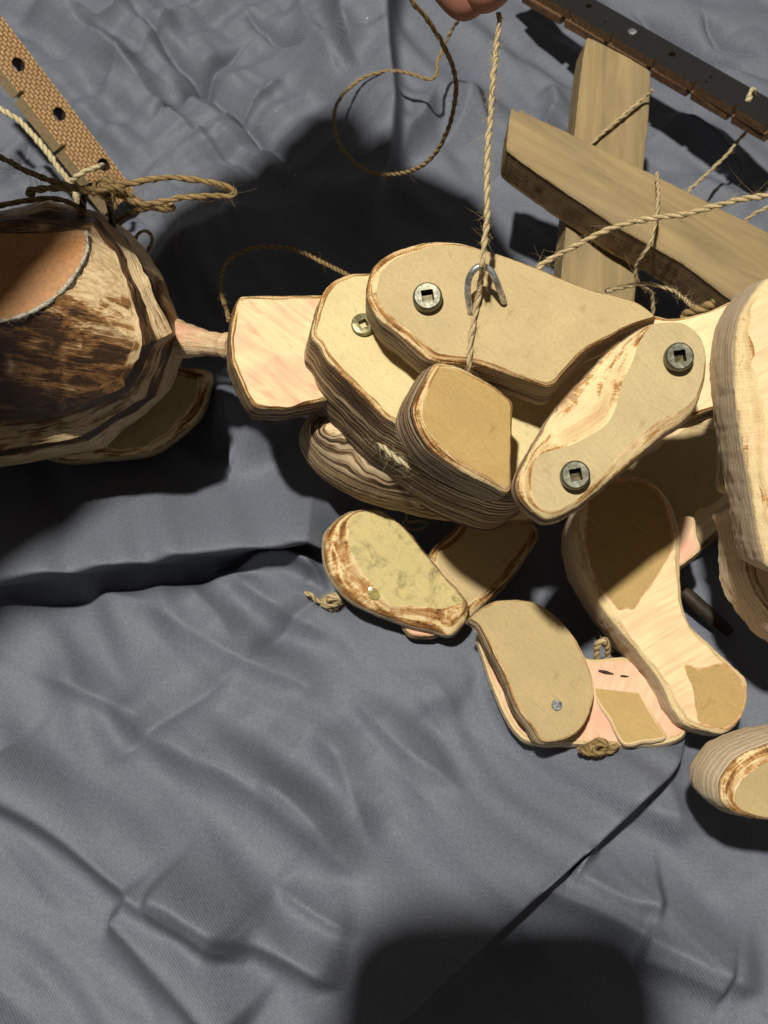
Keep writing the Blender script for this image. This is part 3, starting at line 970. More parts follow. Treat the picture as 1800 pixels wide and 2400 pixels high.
# --- forearm
Fo, Fp, Fn = plate('forearm', pup, [(1522, 757), (1556, 752), (1598, 752), (1625, 768), (1644, 786), (1652, 805), (1657, 824), (1655, 887), (1640, 942), (1623, 968), (1598, 991), (1564, 1014), (1480, 1086), (1395, 1158), (1353, 1191), (1311, 1212),
      (1281, 1219), (1239, 1191), (1214, 1162), (1209, 1128), (1227, 1082), (1269, 1010), (1302, 959), (1370, 883), (1437, 812), (1480, 780)], 101, 13, (-22, 24), 2.0, 1.6,
      inner=[(1526, 766), (1556, 758), (1597, 758), (1621, 772), (1638, 790), (1647, 808), (1652, 828), (1646, 885), (1628, 933), (1606, 955), (1574, 974), (1545, 985), (1452, 1064), (1385, 1140), (1340, 1178), (1308, 1195),
             (1283, 1196), (1258, 1180), (1248, 1158), (1246, 1107), (1262, 1070), (1298, 1054), (1370, 1039), (1421, 997), (1450, 951), (1457, 900), (1480, 854), (1500, 800)],
      mats=[KRAFT_PALE, RIM_MID, SIDE_BURNT], anchor=(1435, 990))
for (sx, sy, pl, nn, r, sp, mt) in ((1593, 835, Fp, Fn, 2.85, .12, STEEL), (1349, 1113, Fp, Fn, 2.9, .16, STEEL)):
    screw(Fo, on_plane(sx, sy, pl + nn * 2.4, nn) - nn * 2.1, nn, r, 2.5, sp, mt)
screw(A, on_plane(1002, 694, Ap + An * 2.2, An) - An * 1.9, An, 3.1, 2.3, .14, STEEL)

def staple(name, parent, pts3, r, mat):
    cl = catmull(pts3, False, .4)
    verts, att, faces = tube_mesh(cl, r * 1.1, 14)
    mw, lv = local_frame(verts)
    return mesh_obj(name, lv, faces, mat, mw, parent, attr=att)
def above(px, py, p0, n, h):
    return on_plane(px, py, p0 + n * h, n)
staple('staple', A, [above(1104, 742, Ap, An, -1.5), above(1102, 728, Ap, An, .8), above(1096, 685, Ap, An, 4.5), above(1101, 648, Ap, An, 7.2), above(1116, 628, Ap, An, 8.2), above(1130, 624, Ap, An, 8.4),
       above(1147, 631, Ap, An, 8.2), above(1160, 652, Ap, An, 7), above(1173, 684, Ap, An, 4.0), above(1180, 704, Ap, An, 1.4), above(1181, 712, Ap, An, -1.5)], .62, ZINC)
# second screw on the torso board
bp, bn = tilt_plane(900, 850, 80, 40, (-42, 150))
torso = bpy.data.objects['torso_board']
screw(torso, on_plane(851, 762, bp + bn * .5, bn) - bn * .4, bn, 2.7, 1.3, .5, BRASS, .36)

# --- hip / shoulder pieces on the right
plate('hip_joint', pup, [(1520, 742), (1570, 745), (1620, 738), (1665, 726), (1720, 702), (1790, 690), (1830, 760), (1800, 900), (1700, 955), (1662, 962), (1600, 985), (1500, 990), (1470, 900)], 84, 14, (4, 26), .8, .8,
      mats=[PINE_PALE, RIM, SIDE_BURNT], anchor=(1640, 850))
Pv, Pvp, Pvn = plate('pelvis', pup, [(1400, 1060), (1470, 1020), (1560, 985), (1660, 960), (1760, 950), (1790, 1050), (1760, 1150), (1715, 1200), (1670, 1250), (1610, 1290), (1540, 1290), (1450, 1230), (1400, 1150)], 15, 13, (-6, 20), 6, 4,
      mats=[KRAFT, PINE_PALE, SIDE_BURNT], anchor=(1580, 1120), bulge=1.5)
plate('hip_board', pup, [(1830, 640), (1795, 655), (1775, 678), (1755, 705), (1735, 745), (1724, 800), (1724, 880), (1733, 972), (1750, 1077), (1771, 1204), (1790, 1300), (1802, 1330), (1870, 1350), (1960, 1300), (2010, 1100),
      (2010, 850), (1960, 680), (1900, 630)], 96, 20, (-66, 6), 3.2, 1.6, mats=[PINE_PALE, RIM_LIGHT, SIDE_GREY], anchor=(1790, 1000), layers=12, rough=.2, wob=.8)
plate('thigh_board', pup, [(1715, 1150), (1690, 1145), (1690, 1050), (1680, 960), (1672, 850), (1680, 790), (1720, 720), (1800, 690), (1900, 800), (1900, 1000), (1840, 1100)], 70, 12, (-10, 14), 1.5, 1.0,
      mats=[PINE_PALE, RIM, SIDE_GREY], anchor=(1760, 950))
plate('lower_leg', pup, [(1730, 1184), (1742, 1200), (1745, 1222), (1750, 1303), (1758, 1353), (1775, 1391), (1800, 1425), (1860, 1490), (1930, 1500), (1980, 1400), (1950, 1230), (1860, 1150), (1780, 1150)], 58, 18, (-68, 24), 2.4, 1.2,
      mats=[PINE_PALE, RIM, SIDE_GREY], anchor=(1760, 1300), layers=12, rough=.3)
# --- the near leg with its waist, and patches of brown veneer
L, Lp, Ln = plate('thigh', pup, [(1349, 1214), (1345, 1245), (1353, 1303), (1374, 1362), (1404, 1412), (1438, 1459), (1501, 1535), (1552, 1606), (1577, 1661), (1606, 1699), (1649, 1712), (1699, 1721), (1733, 1695), (1748, 1668), (1754, 1640), (1752, 1594),
      (1716, 1556), (1661, 1505), (1619, 1463), (1603, 1421), (1597, 1370), (1597, 1303), (1596, 1248), (1577, 1184), (1547, 1142), (1505, 1117), (1459, 1117), (1404, 1142), (1366, 1180)], 30, 18, (-42, 16), 1.7, 1.0,
      mats=[PINE_PALE, RIM_LIGHT, SIDE_GREY], anchor=(1530, 1420), layers=10, rough=.25)
GLUE = mat_plain('glue_stain', (.60, .345, .165), .6, .3, 700, .3)
def grow(pts, k):
    cx = sum(p[0] for p in pts) / len(pts); cy = sum(p[1] for p in pts) / len(pts)
    return [(p[0] + (p[0] - cx) * k * (.6 + .8 * noise.noise((p[0] * .03, p[1] * .03, 1))), p[1] + (p[1] - cy) * k * (.6 + .8 * noise.noise((p[0] * .03, p[1] * .03, 5)))) for p in pts]
vp_ = [(1395, 1150), (1382, 1200), (1377, 1260), (1384, 1303), (1408, 1370), (1432, 1400), (1452, 1425), (1470, 1420), (1484, 1425), (1500, 1400), (1530, 1360), (1560, 1310), (1572, 1280), (1566, 1220), (1548, 1168), (1510, 1135), (1460, 1130)]
veneer('glue_stain', L, grow(vp_, .07), Lp, Ln, GLUE, .05)
veneer('veneer_patch', L, vp_, Lp, Ln, KRAFT_GOLD)
vp_ = [(1610, 1562), (1640, 1570), (1666, 1562), (1695, 1560), (1722, 1580), (1740, 1610), (1743, 1645), (1728, 1680), (1702, 1702), (1670, 1700), (1642, 1690), (1632, 1660), (1628, 1620)]
veneer('glue_stain', L, grow(vp_, .07), Lp, Ln, GLUE, .05)
veneer('veneer_patch', L, vp_, Lp, Ln, KRAFT_GOLD)
plate('knee_peg', pup, [(1596, 1216), (1612, 1208), (1626, 1212), (1633, 1250), (1641, 1288), (1628, 1302), (1598, 1324), (1585, 1330), (1580, 1250)], 30, 8, (-4, 10), .5, .5, mats=[PINE_ROSE, RIM_LIGHT, SIDE_GREY], anchor=(1610, 1265))
# --- shin and foot boards
plate('foot_base', pup, [(1300, 1480), (1200, 1450), (1122, 1480), (1140, 1570), (1166, 1640), (1194, 1697), (1224, 1732), (1256, 1742), (1353, 1744), (1463, 1748), (1556, 1744), (1604, 1722), (1610, 1680), (1560, 1600), (1500, 1550), (1459, 1540), (1370, 1541)], 14, 7, (-4, 9), 1.0, .6,
      mats=[PINE_ROSE, RIM_LIGHT, SIDE_GREY], anchor=(1400, 1650))
gp, gn = tilt_plane(1400, 1650, 14, 7, (-4, 9))
fb = bpy.data.objects['foot_base']
plate('inlay_panel', fb, [(1391, 1590), (1430, 1586), (1475, 1585), (1502, 1628), (1542, 1694), (1560, 1726), (1510, 1737), (1463, 1743), (1429, 1685), (1395, 1636)], 15.4, 2.2, (-2, 6), .5, .3, mats=[KRAFT_GOLD, RIM_LIGHT, SIDE], anchor=(1470, 1660), layers=2)
def sliver(name, parent, a, b, wdt, p0, n, mat):
    pa, pb = on_plane(a[0], a[1], p0 + n * .1, n), on_plane(b[0], b[1], p0 + n * .1, n)
    cl = [pa.lerp(pb, t) for t in (0, .15, .35, .5, .65, .85, 1)]
    verts, att, faces = tube_mesh(cl, lambda t: wdt * (.25 + .75 * math.sin(math.pi * min(max(t, .06), .94)) ** .6), 8, rjit=.6, phase=a[0])
    mw, lv = local_frame(verts)
    return mesh_obj(name, lv, faces, mat, mw, parent, attr=att)
sliver('dark_slit', fb, (1403, 1572), (1438, 1580), .45, gp, gn, DARK_WOOD)  # thin dark sliver laid on the board
sliver('dark_slit', fb, (1454, 1584), (1474, 1586), .3, gp, gn, DARK_WOOD)
Kp = plate('shin', pup, [(1104, 1450), (1125, 1429), (1163, 1410), (1206, 1405), (1248, 1410), (1290, 1433), (1336, 1480), (1370, 1535), (1389, 1585), (1392, 1627), (1383, 1670), (1357, 1712), (1332, 1729), (1303, 1737), (1269, 1735),
      (1243, 1699), (1214, 1661), (1189, 1598), (1159, 1535), (1138, 1492), (1121, 1462)], 23, 6.5, (-17, 10), .5, .4, mats=[KRAFT, RIM, SIDE_BURNT], anchor=(1250, 1580), wob=.6)
lathe('nail', Kp[0], on_plane(1305, 1653, Kp[1], Kp[2]) - Kp[2] * .2, Kp[2], [(.5, -2), (.5, .1), (1.35, .1), (1.45, .35), (1.2, .6), (.5, .68)], ZINC, 20)
# --- the other hand, lower left
Mh = plate('hand', pup, [(758, 1266), (766, 1241), (795, 1212), (831, 1195), (885, 1192), (921, 1212), (961, 1248), (1008, 1306), (1048, 1353), (1084, 1393), (1100, 1418), (1098, 1447), (1077, 1476), (1055, 1489), (1012, 1478), (957, 1465), (903, 1444),
      (849, 1422), (806, 1393), (780, 1360), (762, 1324)], 19, 9, (-5, 8), 3, 2.0,
      inner=[(818, 1250), (820, 1219), (835, 1203), (855, 1198), (890, 1198), (922, 1218), (958, 1254), (1004, 1310), (1042, 1357), (1074, 1394), (1084, 1411), (1060, 1420), (1033, 1427), (1000, 1422), (960, 1419), (939, 1418), (918, 1418),
             (900, 1402), (881, 1378), (853, 1346), (828, 1303), (816, 1270)],
      mats=[KRAFT_DIRTY, RIM, SIDE_GREY], anchor=(930, 1330))
Mp, Mn = Mh[1], Mh[2]
lathe('hand_disc', Mh[0], on_plane(1039, 1436, Mp, Mn) - Mn * .95, Mn, [(.2, 0), (.75, .02), (.95, .12), (.85, .16), (.3, .10)], DARK_WOOD, 18)  # dark disc painted for the shade inside a small hole
lathe('hand_disc', Mh[0], on_plane(880, 1388, Mp, Mn) - Mn * .15, Mn, [(1.2, -.3), (2.0, .02), (1.5, .10), (.6, .16)], mat_plain('glue_drop', (.30, .25, .09), .12, .6, 500, .3), 16)  # flat glossy drop of glue
plate('forearm', pup, [(1005, 1305), (1062, 1240), (1100, 1200), (1200, 1190), (1262, 1245), (1235, 1300), (1200, 1350), (1160, 1395), (1125, 1425), (1095, 1450), (1060, 1420), (1030, 1370)], 15, 9, (-3, 8), 2.4, 1.6, mats=[KRAFT, RIM_BURNT, SIDE_BURNT], anchor=(1130, 1310))
plate('finger_stub', pup, [(945, 1462), (985, 1440), (1040, 1470), (1022, 1488), (990, 1492), (962, 1488)], 9, 6, (-2, 6), .8, .6, mats=[PINE_ROSE, RIM, SIDE_BURNT], anchor=(990, 1470))
# --- foot board at the lower right
plate('foot', pup, [(1830, 1738), (1800, 1748), (1770, 1758), (1741, 1773), (1715, 1795), (1697, 1822), (1690, 1850), (1695, 1880), (1715, 1902), (1758, 1920), (1800, 1926), (1870, 1930), (1960, 1900), (2000, 1830), (1970, 1760), (1900, 1730)], 46, 20, (-84, -42), 3.0, 1.8,
      inner=[(1840, 1770), (1810, 1780), (1785, 1792), (1762, 1808), (1740, 1828), (1728, 1845), (1722, 1866), (1726, 1884), (1744, 1898), (1772, 1910), (1806, 1916), (1870, 1915), (1940, 1890), (1970, 1830), (1950, 1775), (1900, 1755)],
      mats=[KRAFT, RIM, SIDE_GREY], anchor=(1760, 1850), layers=11, rough=.25, bulge=1.0)
# --- neck
def mat_neck():
    t = NT('neck_wood')
    g = t.noise(t.obj((1100, 1100, 60)), 1, 5, .7)
    p = t.noise(t.obj((160, 160, 90)), 1, 4, .6)
    col = t.mix(t.ramp(g, [(.38, BLACK), (.62, WHITE)]), (.46, .27, .14), (.76, .57, .34))
    col = t.mix(t.math('MULTIPLY', t.ramp(p, [(.46, BLACK), (.6, WHITE)]), .6), col, (.66, .31, .20))
    t.P(Base_Color=col, Roughness=.65)
    t.bump(t.math('ADD', g, p), .8, .0007)
    return t.m
NECK = mat_neck()
na, nb = W(405, 795, 52), W(548, 812, 61)
ax = (nb - na).normalized()
Ln_ = (nb - na).length
prof = []
for i in range(25):
    t = i / 24
    r = 5.3 - 2.5 * math.sin(min(1, t * 1.25) * math.pi * .5) ** 1.4 + (1.0 * max(0, t - .8) / .2) + .5 * noise.noise((t * 3.5, 1.1, 2)) + .18 * noise.noise((t * 14, 4.1, 2))
    prof.append((r * (1 + .03 * math.sin(t * 30)), t * Ln_))
lathe('neck', pup, na, ax, prof, NECK, 28)
# --- head: faceted whittled drum
def head():
    A_ = [(0, 548, 95), (110, 547, 95), (203, 545, 94), (206, 586, 94), (178, 645, 93), (139, 691, 92), (84, 729, 91), (40, 746, 91), (0, 754, 91)]
    B_ = [(0, 520, 96), (110, 514, 95), (218, 520, 92), (272, 590, 89), (312, 700, 85), (332, 810, 80), (292, 905, 70), (150, 962, 60), (0, 982, 57)]
    B2 = [(0, 508, 92), (110, 499, 91), (224, 509, 87), (280, 580, 82), (326, 684, 77), (362, 795, 72), (308, 915, 60), (158, 980, 50), (0, 1000, 47)]
    C_ = [(0, 498, 91), (108, 481, 90), (234, 500, 86), (298, 565, 81), (352, 664, 76), (398, 778, 70), (338, 930, 56), (190, 1022, 46), (0, 1058, 44)]
    C2 = [(0, 499, 84), (107, 479, 82), (238, 502, 78), (300, 562, 72), (360, 664, 66), (412, 786, 58), (362, 928, 46), (205, 1032, 35), (0, 1070, 33)]
    D_ = [(0, 496, 80), (105, 469, 78), (242, 500, 74), (308, 547, 67), (384, 652, 59), (442, 795, 50), (404, 910, 38), (244, 1050, 25), (0, 1096, 22)]
    E_ = [(0, 520, 30), (105, 520, 30), (230, 540, 26), (300, 590, 18), (370, 690, 12), (425, 810, 12), (395, 920, 10), (240, 1050, 8), (0, 1090, 8)]
    F_ = [(0, 640, 5), (90, 650, 5), (160, 680, 5), (230, 720, 4), (290, 780, 4), (330, 860, 4), (310, 930, 4), (200, 1010, 4), (0, 1040, 4)]
    rings = []
    for R in (A_, B_, B2, C_, C2, D_, E_, F_):
        full = list(R) + [(-x, y, z) for x, y, z in R[-2:0:-1]]
        rings.append(P3(full))
    K = len(rings[0]); sub = 7
    rows = []
    for ri in range(len(rings) - 1):
        ns = 5
        for q in range(ns + (1 if ri == len(rings) - 2 else 0)):
            t = q / ns
            row = []
            for k in range(K):
                a0, a1 = rings[ri][k], rings[ri][(k + 1) % K]
                b0, b1 = rings[ri + 1][k], rings[ri + 1][(k + 1) % K]
                for s in range(sub):
                    f = s / sub
                    p = a0.lerp(a1, f).lerp(b0.lerp(b1, f), t)
                    row.append(p)
            rows.append(row)
    verts, n = [], len(rows[0])
    c = sum(rows[10], Vector()) / n
    for i, row in enumerate(rows):
        for j, p in enumerate(row):
            d = (p - c).normalized()
            cell = noise.cell((p.x * .07 + p.z * .05, p.y * .11, p.z * .13)) * .35
            q = p + d * (.8 * noise.noise((p.x * .13, p.y * .16, p.z * .16)) + .3 * noise.noise(p * .6) + cell)
            verts.append(q)
    faces = []
    for i in range(len(rows) - 1):
        for j in range(n):
            j2 = (j + 1) % n
            faces.append((i * n + j, (i + 1) * n + j, (i + 1) * n + j2, i * n + j2))
    faces.append(tuple((len(rows) - 1) * n + j for j in range(n)))
    mw, lv = local_frame(verts)
    att = []
    for i in range(len(rows)):
        s_ = 0.0
        for j in range(n):
            if j: s_ += (rows[i][j] - rows[i][j - 1]).length
            att.append((s_, i * 1.1, 0.0 if i < 5 else 1.0))
    o = mesh_obj('head', lv, faces, BURNT, mw, pup, attr=att)
    rb = random.Random(4)
    tone = {}
    fbv = []
    for i in range(len(rows) - 1):
        for j in range(n):
            key = (i // 5, j // sub)
            if key not in tone:
                tone[key] = ({0: .62, 1: .66, 2: .55, 3: .12, 4: .10, 5: .5, 6: .78, 7: .72, 8: .8}.get(key[1], .7) if key[0] == 0 else {1: .75, 2: .15, 3: .8, 4: .05}.get(key[0], .5)) * .82 + rb.uniform(-.10, .16)
            fbv.append(tone[key])
            if key[0] == 0:
                bs = (.62, .64, .5, .2, .15, .45, .74, .7, .78, .7, .7, .7, .7, .7, .65, .6)
                f_ = (j % sub) / sub
                fbv[-1] = (bs[key[1] % 16] * (1 - f_) + bs[(key[1] + 1) % 16] * f_) * .82 + .12 * noise.noise((i * .9, j * .35, 3))
    fbv.append(.5)
    fa = o.data.attributes.new('fb', 'FLOAT', 'FACE')
    fa.data.foreach_set('value', fbv)
    fix_normals(o); sharp(o, 30)
    # flat orange board let into the drum
    edge = rings[0]
    cc = sum(edge, Vector()) / len(edge)
    loop = catmull(edge, True, 1.2)
    nn = (edge[2] - edge[8]).cross(edge[5] - edge[8]).normalized()
    if nn.z < 0: nn = -nn
    loop = [p + (cc - p) * .01 + nn * .3 for p in loop]
    vv = [cc + nn * .3] + loop + [p - nn * 2.5 for p in loop]
    m = len(loop)
    ff = [(0, 1 + i, 1 + (i + 1) % m) for i in range(m)] + [(1 + i, 1 + m + i, 1 + m + (i + 1) % m, 1 + (i + 1) % m) for i in range(m)]
    mw2, lv2 = local_frame(vv)
    d = mesh_obj('face_board', lv2, ff, ORANGE, mw2, o, smooth=False)
    fix_normals(d)
    # frayed pale edge round the board
    arcp = [edge[k] + nn * .4 for k in range(2, 15)]
    cl = catmull(arcp, False, .5)
    tv, ta, tf = tube_mesh(cl, .38, 8, rjit=1.2, phase=2.0)
    mw3, lv3 = local_frame(tv)
    e = mesh_obj('frayed_edge', lv3, tf, PAPER, mw3, o, attr=ta)
    fv, ff2 = fuzz(cl, .5, 5.0, 1.5, 5, .06)
    f = mesh_obj('loose_fibre', [q - mw3.translation / MM for q in fv], ff2, PAPER, mw3, o)
    f['kind'] = 'stuff'
    # raised lip above the board
    lip = [W(-230, 552, 88), W(-200, 508, 93), W(-100, 490, 95), W(0, 486, 95), W(100, 478, 93), W(180, 490, 91), W(212, 520, 88), W(212, 556, 86)]
    staple('eye_staple', o, [W(197, 520, 78), W(194, 494, 86), W(197, 460, 94), W(206, 441, 98), W(216, 436, 99), W(228, 436, 99), W(242, 446, 96), W(256, 477, 90), W(263, 515, 82), W(265, 545, 74)], .75, STEEL)
    return o
HEAD = head()
plate('jaw_board', pup, [(330, 800), (430, 858), (470, 860), (494, 870), (494, 906), (470, 970), (424, 1014), (367, 1054), (300, 1068), (240, 1073), (150, 1078), (60, 1040), (100, 850), (200, 790)], 17, 10, (4, 14), 3.2, 1.5, mats=[KRAFT, RIM_BURNT, SIDE], anchor=(370, 950))

# ================================================================= CONTROL CROSS
def bar(name, parent, quad, z, T, shift, mats, anchor, jag=0.0, ang=0.0):
    o, p0, n = plate(name, parent, quad, z, T, shift, .5, .35, mats=mats, anchor=anchor, rough=.12 + jag, bulge=0, wob=.4, layers=6, rotgrain=ang)
    return o, p0, n
cross = empty('control_cross', W(1500, 450, 0))
tag(cross, 'old timber control cross of two nailed bars behind the puppet', 'control cross')
def corners(pts, e=3):
    out = []
    n = len(pts)
    for i in range(n):
        p, a, b = Vector(pts[i]), Vector(pts[i - 1]), Vector(pts[(i + 1) % n])
        out += [tuple(p + (a - p).normalized() * e), tuple(p + (b - p).normalized() * e)]
    return out
V_, Vp, Vn = bar('bar', cross, corners([(1376, 86), (1524, 166), (1519, 300), (1506, 420), (1484, 720), (1312, 720), (1328, 520), (1347, 300)], 3), 40, 13, (-26, 50), [TIMBER, TIMBER, TIMBER], (1430, 250), 0.0, 1.5)
H_, Hp, Hn = bar('bar', cross, corners([(1200, 250), (1212, 262), (1222, 254), (1240, 268), (1290, 290), (1500, 392), (1800, 544), (1980, 634), (1930, 815), (1725, 712), (1600, 618), (1440, 528), (1187, 352)], 3), 46, 15, (-26, 62), [TIMBER, TIMBER, TIMBER_DARK], (1450, 450), .06, -.62)

# ================================================================= HARDBOARD STRIPS
def strip(name, top_px, bottom_edge_px, z, T, shift, anchor, mats, holes, notch, label, cat):
    """long strip with drilled holes and saw notches along its edge; top_px = 4 corners a,b (one long edge), c,d (other)"""
    root = empty(name, W(*anchor, 0))
    tag(root, label, cat)
    p0, n = tilt_plane(anchor[0], anchor[1], z, T, shift)
    a, b, c, d = [on_plane(*p, p0, n) for p in top_px]      # a->b notched edge, d->c other edge
    u = ((b - a) + (c - d)).normalized()
    v = n.cross(u)
    la, lb = (a - p0), (c - p0)
    x0, x1 = min(la.dot(u), (d - p0).dot(u)), max((b - p0).dot(u), lb.dot(u))
    ya, yd = (a - p0).dot(v), (d - p0).dot(v)
    y0, y1 = min(ya, yd), max(ya, yd)
    # outline with holes through a triangulated fill
    nn_side = y0 if abs(ya - y0) < 1e-6 else y1
    sgn = 1 if nn_side == y0 else -1
    outer = []
    xsn = sorted((on_plane(px, py, p0, n) - p0).dot(u) for px, py in notch)
    edge = [(x0, nn_side)]
    for xn in xsn:
        edge += [(xn - .55, nn_side), (xn - .5, nn_side + sgn * 1.9), (xn + .5, nn_side + sgn * 1.9), (xn + .55, nn_side)]
    edge += [(x1, nn_side)]
    oth = y1 if nn_side == y0 else y0
    outer = edge + [(x1, oth), (x0, oth)]
    loops = [[Vector((x, y, 0)) for x, y in outer]]
    for (px, py, r) in holes:
        h = on_plane(px, py, p0, n) - p0
        loops.append([Vector((h.dot(u) + r * math.cos(t * math.pi / 10), h.dot(v) - r * math.sin(t * math.pi / 10), 0)) for t in range(20)])
    from mathutils.geometry import tessellate_polygon
    tris = tessellate_polygon(loops)
    flat = [p for l in loops for p in l]
    m = len(flat)
    verts = [(p.x, p.y, 0) for p in flat] + [(p.x, p.y, -T) for p in flat]
    faces = [tuple(t) for t in tris] + [tuple(m + k for k in t[::-1]) for t in tris]
    mid = [0] * len(tris) + [0] * len(tris)
    b0 = 0
    for l in loops:
        k = len(l)
        for i in range(k):
            j = (i + 1) % k
            faces.append((b0 + i, b0 + j, m + b0 + j, m + b0 + i)); mid.append(1 if b0 == 0 else 2)  # hole walls take a dark colour in place of the shade inside
        b0 += k
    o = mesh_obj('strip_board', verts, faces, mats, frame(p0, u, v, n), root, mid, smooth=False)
    fix_normals(o)
    return root, p0, n, u, v, o
st, sp0, sn, su, sv, so = strip('woven_strip', [(-125, 0), (188, 432), (330, 436), (-60, -45)], None, 30, 6.0, (-17, 15), (120, 290), [mat_weave(), EDGE_TAN, DARK_WOOD],
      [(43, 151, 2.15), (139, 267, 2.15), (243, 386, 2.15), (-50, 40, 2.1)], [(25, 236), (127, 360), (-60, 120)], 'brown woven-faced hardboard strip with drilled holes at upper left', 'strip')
bk, bp0, bn_, bu, bv, bo = strip('black_strip', [(1200, -52), (1797, 290), (1802, 236), (1300, -55)], None, 31, 3.2, (-2, 20), (1560, 130), [BLACKBOARD, BOARD_EDGE, DARK_WOOD],
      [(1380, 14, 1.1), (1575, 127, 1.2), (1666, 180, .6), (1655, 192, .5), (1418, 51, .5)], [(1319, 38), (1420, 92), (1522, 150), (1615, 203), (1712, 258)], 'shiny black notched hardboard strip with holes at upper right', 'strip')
lathe('rivet', bk, on_plane(1482, 74, bp0 + bn_ * .3, bn_) - bn_ * .2, bn_, [(.5, -2), (1.5, .05), (1.45, .3), (.9, .55), (.3, .6)], mat_metal('rivet_metal', (.75, .75, .75), .25, .8), 24)
staple('peg', bk, [W(1752, 240, 36), W(1758, 225, 37), W(1766, 208, 38)], .9, CORD)
# wooden backing blocks under the black strip, one between every two notches
for i, (xa, xb) in enumerate(((1225, 1315), (1325, 1416), (1426, 1517), (1528, 1610), (1621, 1706), (1718, 1796))):
    ya = -13 + (xa - 1225) * .572
    yb = -13 + (xb - 1225) * .572
    pa = on_plane(xa, ya, bp0 - bn_ * 3.3, bn_); pb = on_plane(xb, yb, bp0 - bn_ * 3.3, bn_)
    d = (pb - pa); Lb = d.length; d.normalize(); wv = bn_.cross(d)
    hw, th = 7.0, 3.0
    vs = []
    for zz in (0, -th):
        for (x, y) in ((0, -.4), (Lb, -.4), (Lb, hw), (0, hw)):
            vs.append((x + random.uniform(-.1, .1), y + random.uniform(-.15, .15), zz))
    fs = [(0, 1, 2, 3), (7, 6, 5, 4), (0, 4, 5, 1), (1, 5, 6, 2), (2, 6, 7, 3), (3, 7, 4, 0)]
    o = mesh_obj('backing_block', vs, fs, BOARD_EDGE, frame(pa, d, wv, bn_), bk, smooth=False)
    fix_normals(o)

# ================================================================= STRINGS
def string(name, pts, R, mat, label, dens=1.0, flen=2.4, seed=1, group='twine strings of the puppet', **kw):
    o = twine(name, P3(pts), R, mat, None, dens, flen, seed, **kw)
    tag(o, label, 'string', group)
    return o
TIP = (1168, 52, 122)
ss = [P for P in P3([(1168, 30, 123), (1170, 54, 122), (1163, 110, 119), (1159, 156, 121), (1153, 220, 120.5), (1150, 270, 120), (1145, 326, 119), (1141, 409, 117), (1142, 506, 115), (1135, 570, 113.5), (1130, 622, 112)])]
ss += [above(1130, 640, Ap, An, 5.5), above(1126, 665, Ap, An, 3.5), above(1117, 715, Ap, An, 1.2), above(1107, 775, Ap, An, .9), above(1101, 830, Ap, An, .9), above(1099, 858, Ap, An, .2), above(1099, 875, Ap, An, -3)]
o = twine('pull_string', ss, .60, TWINE, None, 3.0, 2.8, 3, jit=.3)
tag(o, 'pale twine pulled taut from the fingers down through the staple', 'string', 'twine strings of the puppet')
string('loop_string', [(955, -25, 128), (964, 0, 126), (989, 29, 122), (1015, 65, 117), (1040, 109, 110), (1062, 159, 102), (1069, 203, 95), (1062, 260, 86), (1047, 311, 78), (1018, 362, 68), (975, 396, 58), (917, 409, 48), (863, 402, 40), (823, 373, 33), (794, 333, 27),
       (783, 282, 22), (792, 239, 18), (819, 206, 16), (863, 177, 16), (917, 166, 18), (960, 172, 20), (1007, 186, 21), (1022, 177, 21), (1026, 145, 22), (1044, 101, 24), (1065, 61, 30), (1090, 25, 40), (1110, -10, 60)],
       .56, TWINE_BROWN, 'brown twine hanging in a big open loop left of the taut string', .7, 2.2, 4)
string('slack_string', [(1250, 645, 80), (1262, 628, 80), (1298, 603, 80), (1353, 574, 82), (1416, 542, 84), (1480, 521, 86), (1539, 510, 88), (1606, 502, 90), (1669, 485, 92), (1733, 468, 94), (1800, 458, 96), (1880, 440, 98)],
       .66, TWINE, 'thick pale twine crossing in front of the timber bar to the right edge', 2.2, 4.5, 5)
string('thin_string', [(1541, 405, 50), (1542, 430, 52), (1543, 464, 53), (1536, 520, 53), (1522, 574, 50), (1505, 600, 47), (1490, 626, 42), (1492, 655, 38), (1505, 672, 33), (1528, 690, 27), (1530, 740, 20)], .54, TWINE, 'thin twine looped down over the timber bar', .9, 2.2, 6)
string('tied_string', [(1420, 682, 60), (1445, 676, 60), (1488, 668, 60), (1520, 667, 60), (1547, 671, 60), (1580, 683, 62), (1600, 698, 66), (1625, 720, 74), (1640, 728, 76)], .55, TWINE, 'thin twine arching over to the hip joint', .9, 2.2, 8)
string('knot_tail', [(1600, 742, 74), (1625, 728, 77), (1650, 722, 79), (1672, 712, 81)], 1.1, TWINE_BROWN, 'short stub of twine tied beside the hip joint', 2, 1.6, 9)
string('cross_string', [(1766, 210, 40), (1768, 250, 30), (1752, 304, 24), (1730, 330, 22), (1703, 363, 20), (1660, 405, 19), (1615, 447, 18), (1580, 500, 10)], .55, TWINE, 'thin twine running from the black strip down behind the timber bar', .8, 2, 10)
string('far_string', [(1840, 470, 40), (1800, 486, 40), (1770, 500, 38), (1745, 519, 36), (1725, 545, 30)], .55, TWINE, 'pale twine at the right edge below the thick string', .8, 2, 11)
string('bar_string', [(1530, 210, 46), (1513, 226, 43), (1450, 280, 40.5), (1395, 329, 38.5), (1360, 372, 36)], .5, TWINE, 'thin twine lying slantwise across the upright timber bar', .5, 1.5, 12)
string('arc_string', [(536, 750, 56), (534, 736, 50), (522, 700, 38), (517, 676, 30), (525, 627, 26), (551, 597, 25), (593, 582, 26), (660, 580, 28), (711, 593, 32), (753, 614, 38), (804, 639, 48), (850, 665, 58)], .6, TWINE_BROWN,
       'thin brown twine arching over the dark sheet behind the chest', .4, 1.8, 13)
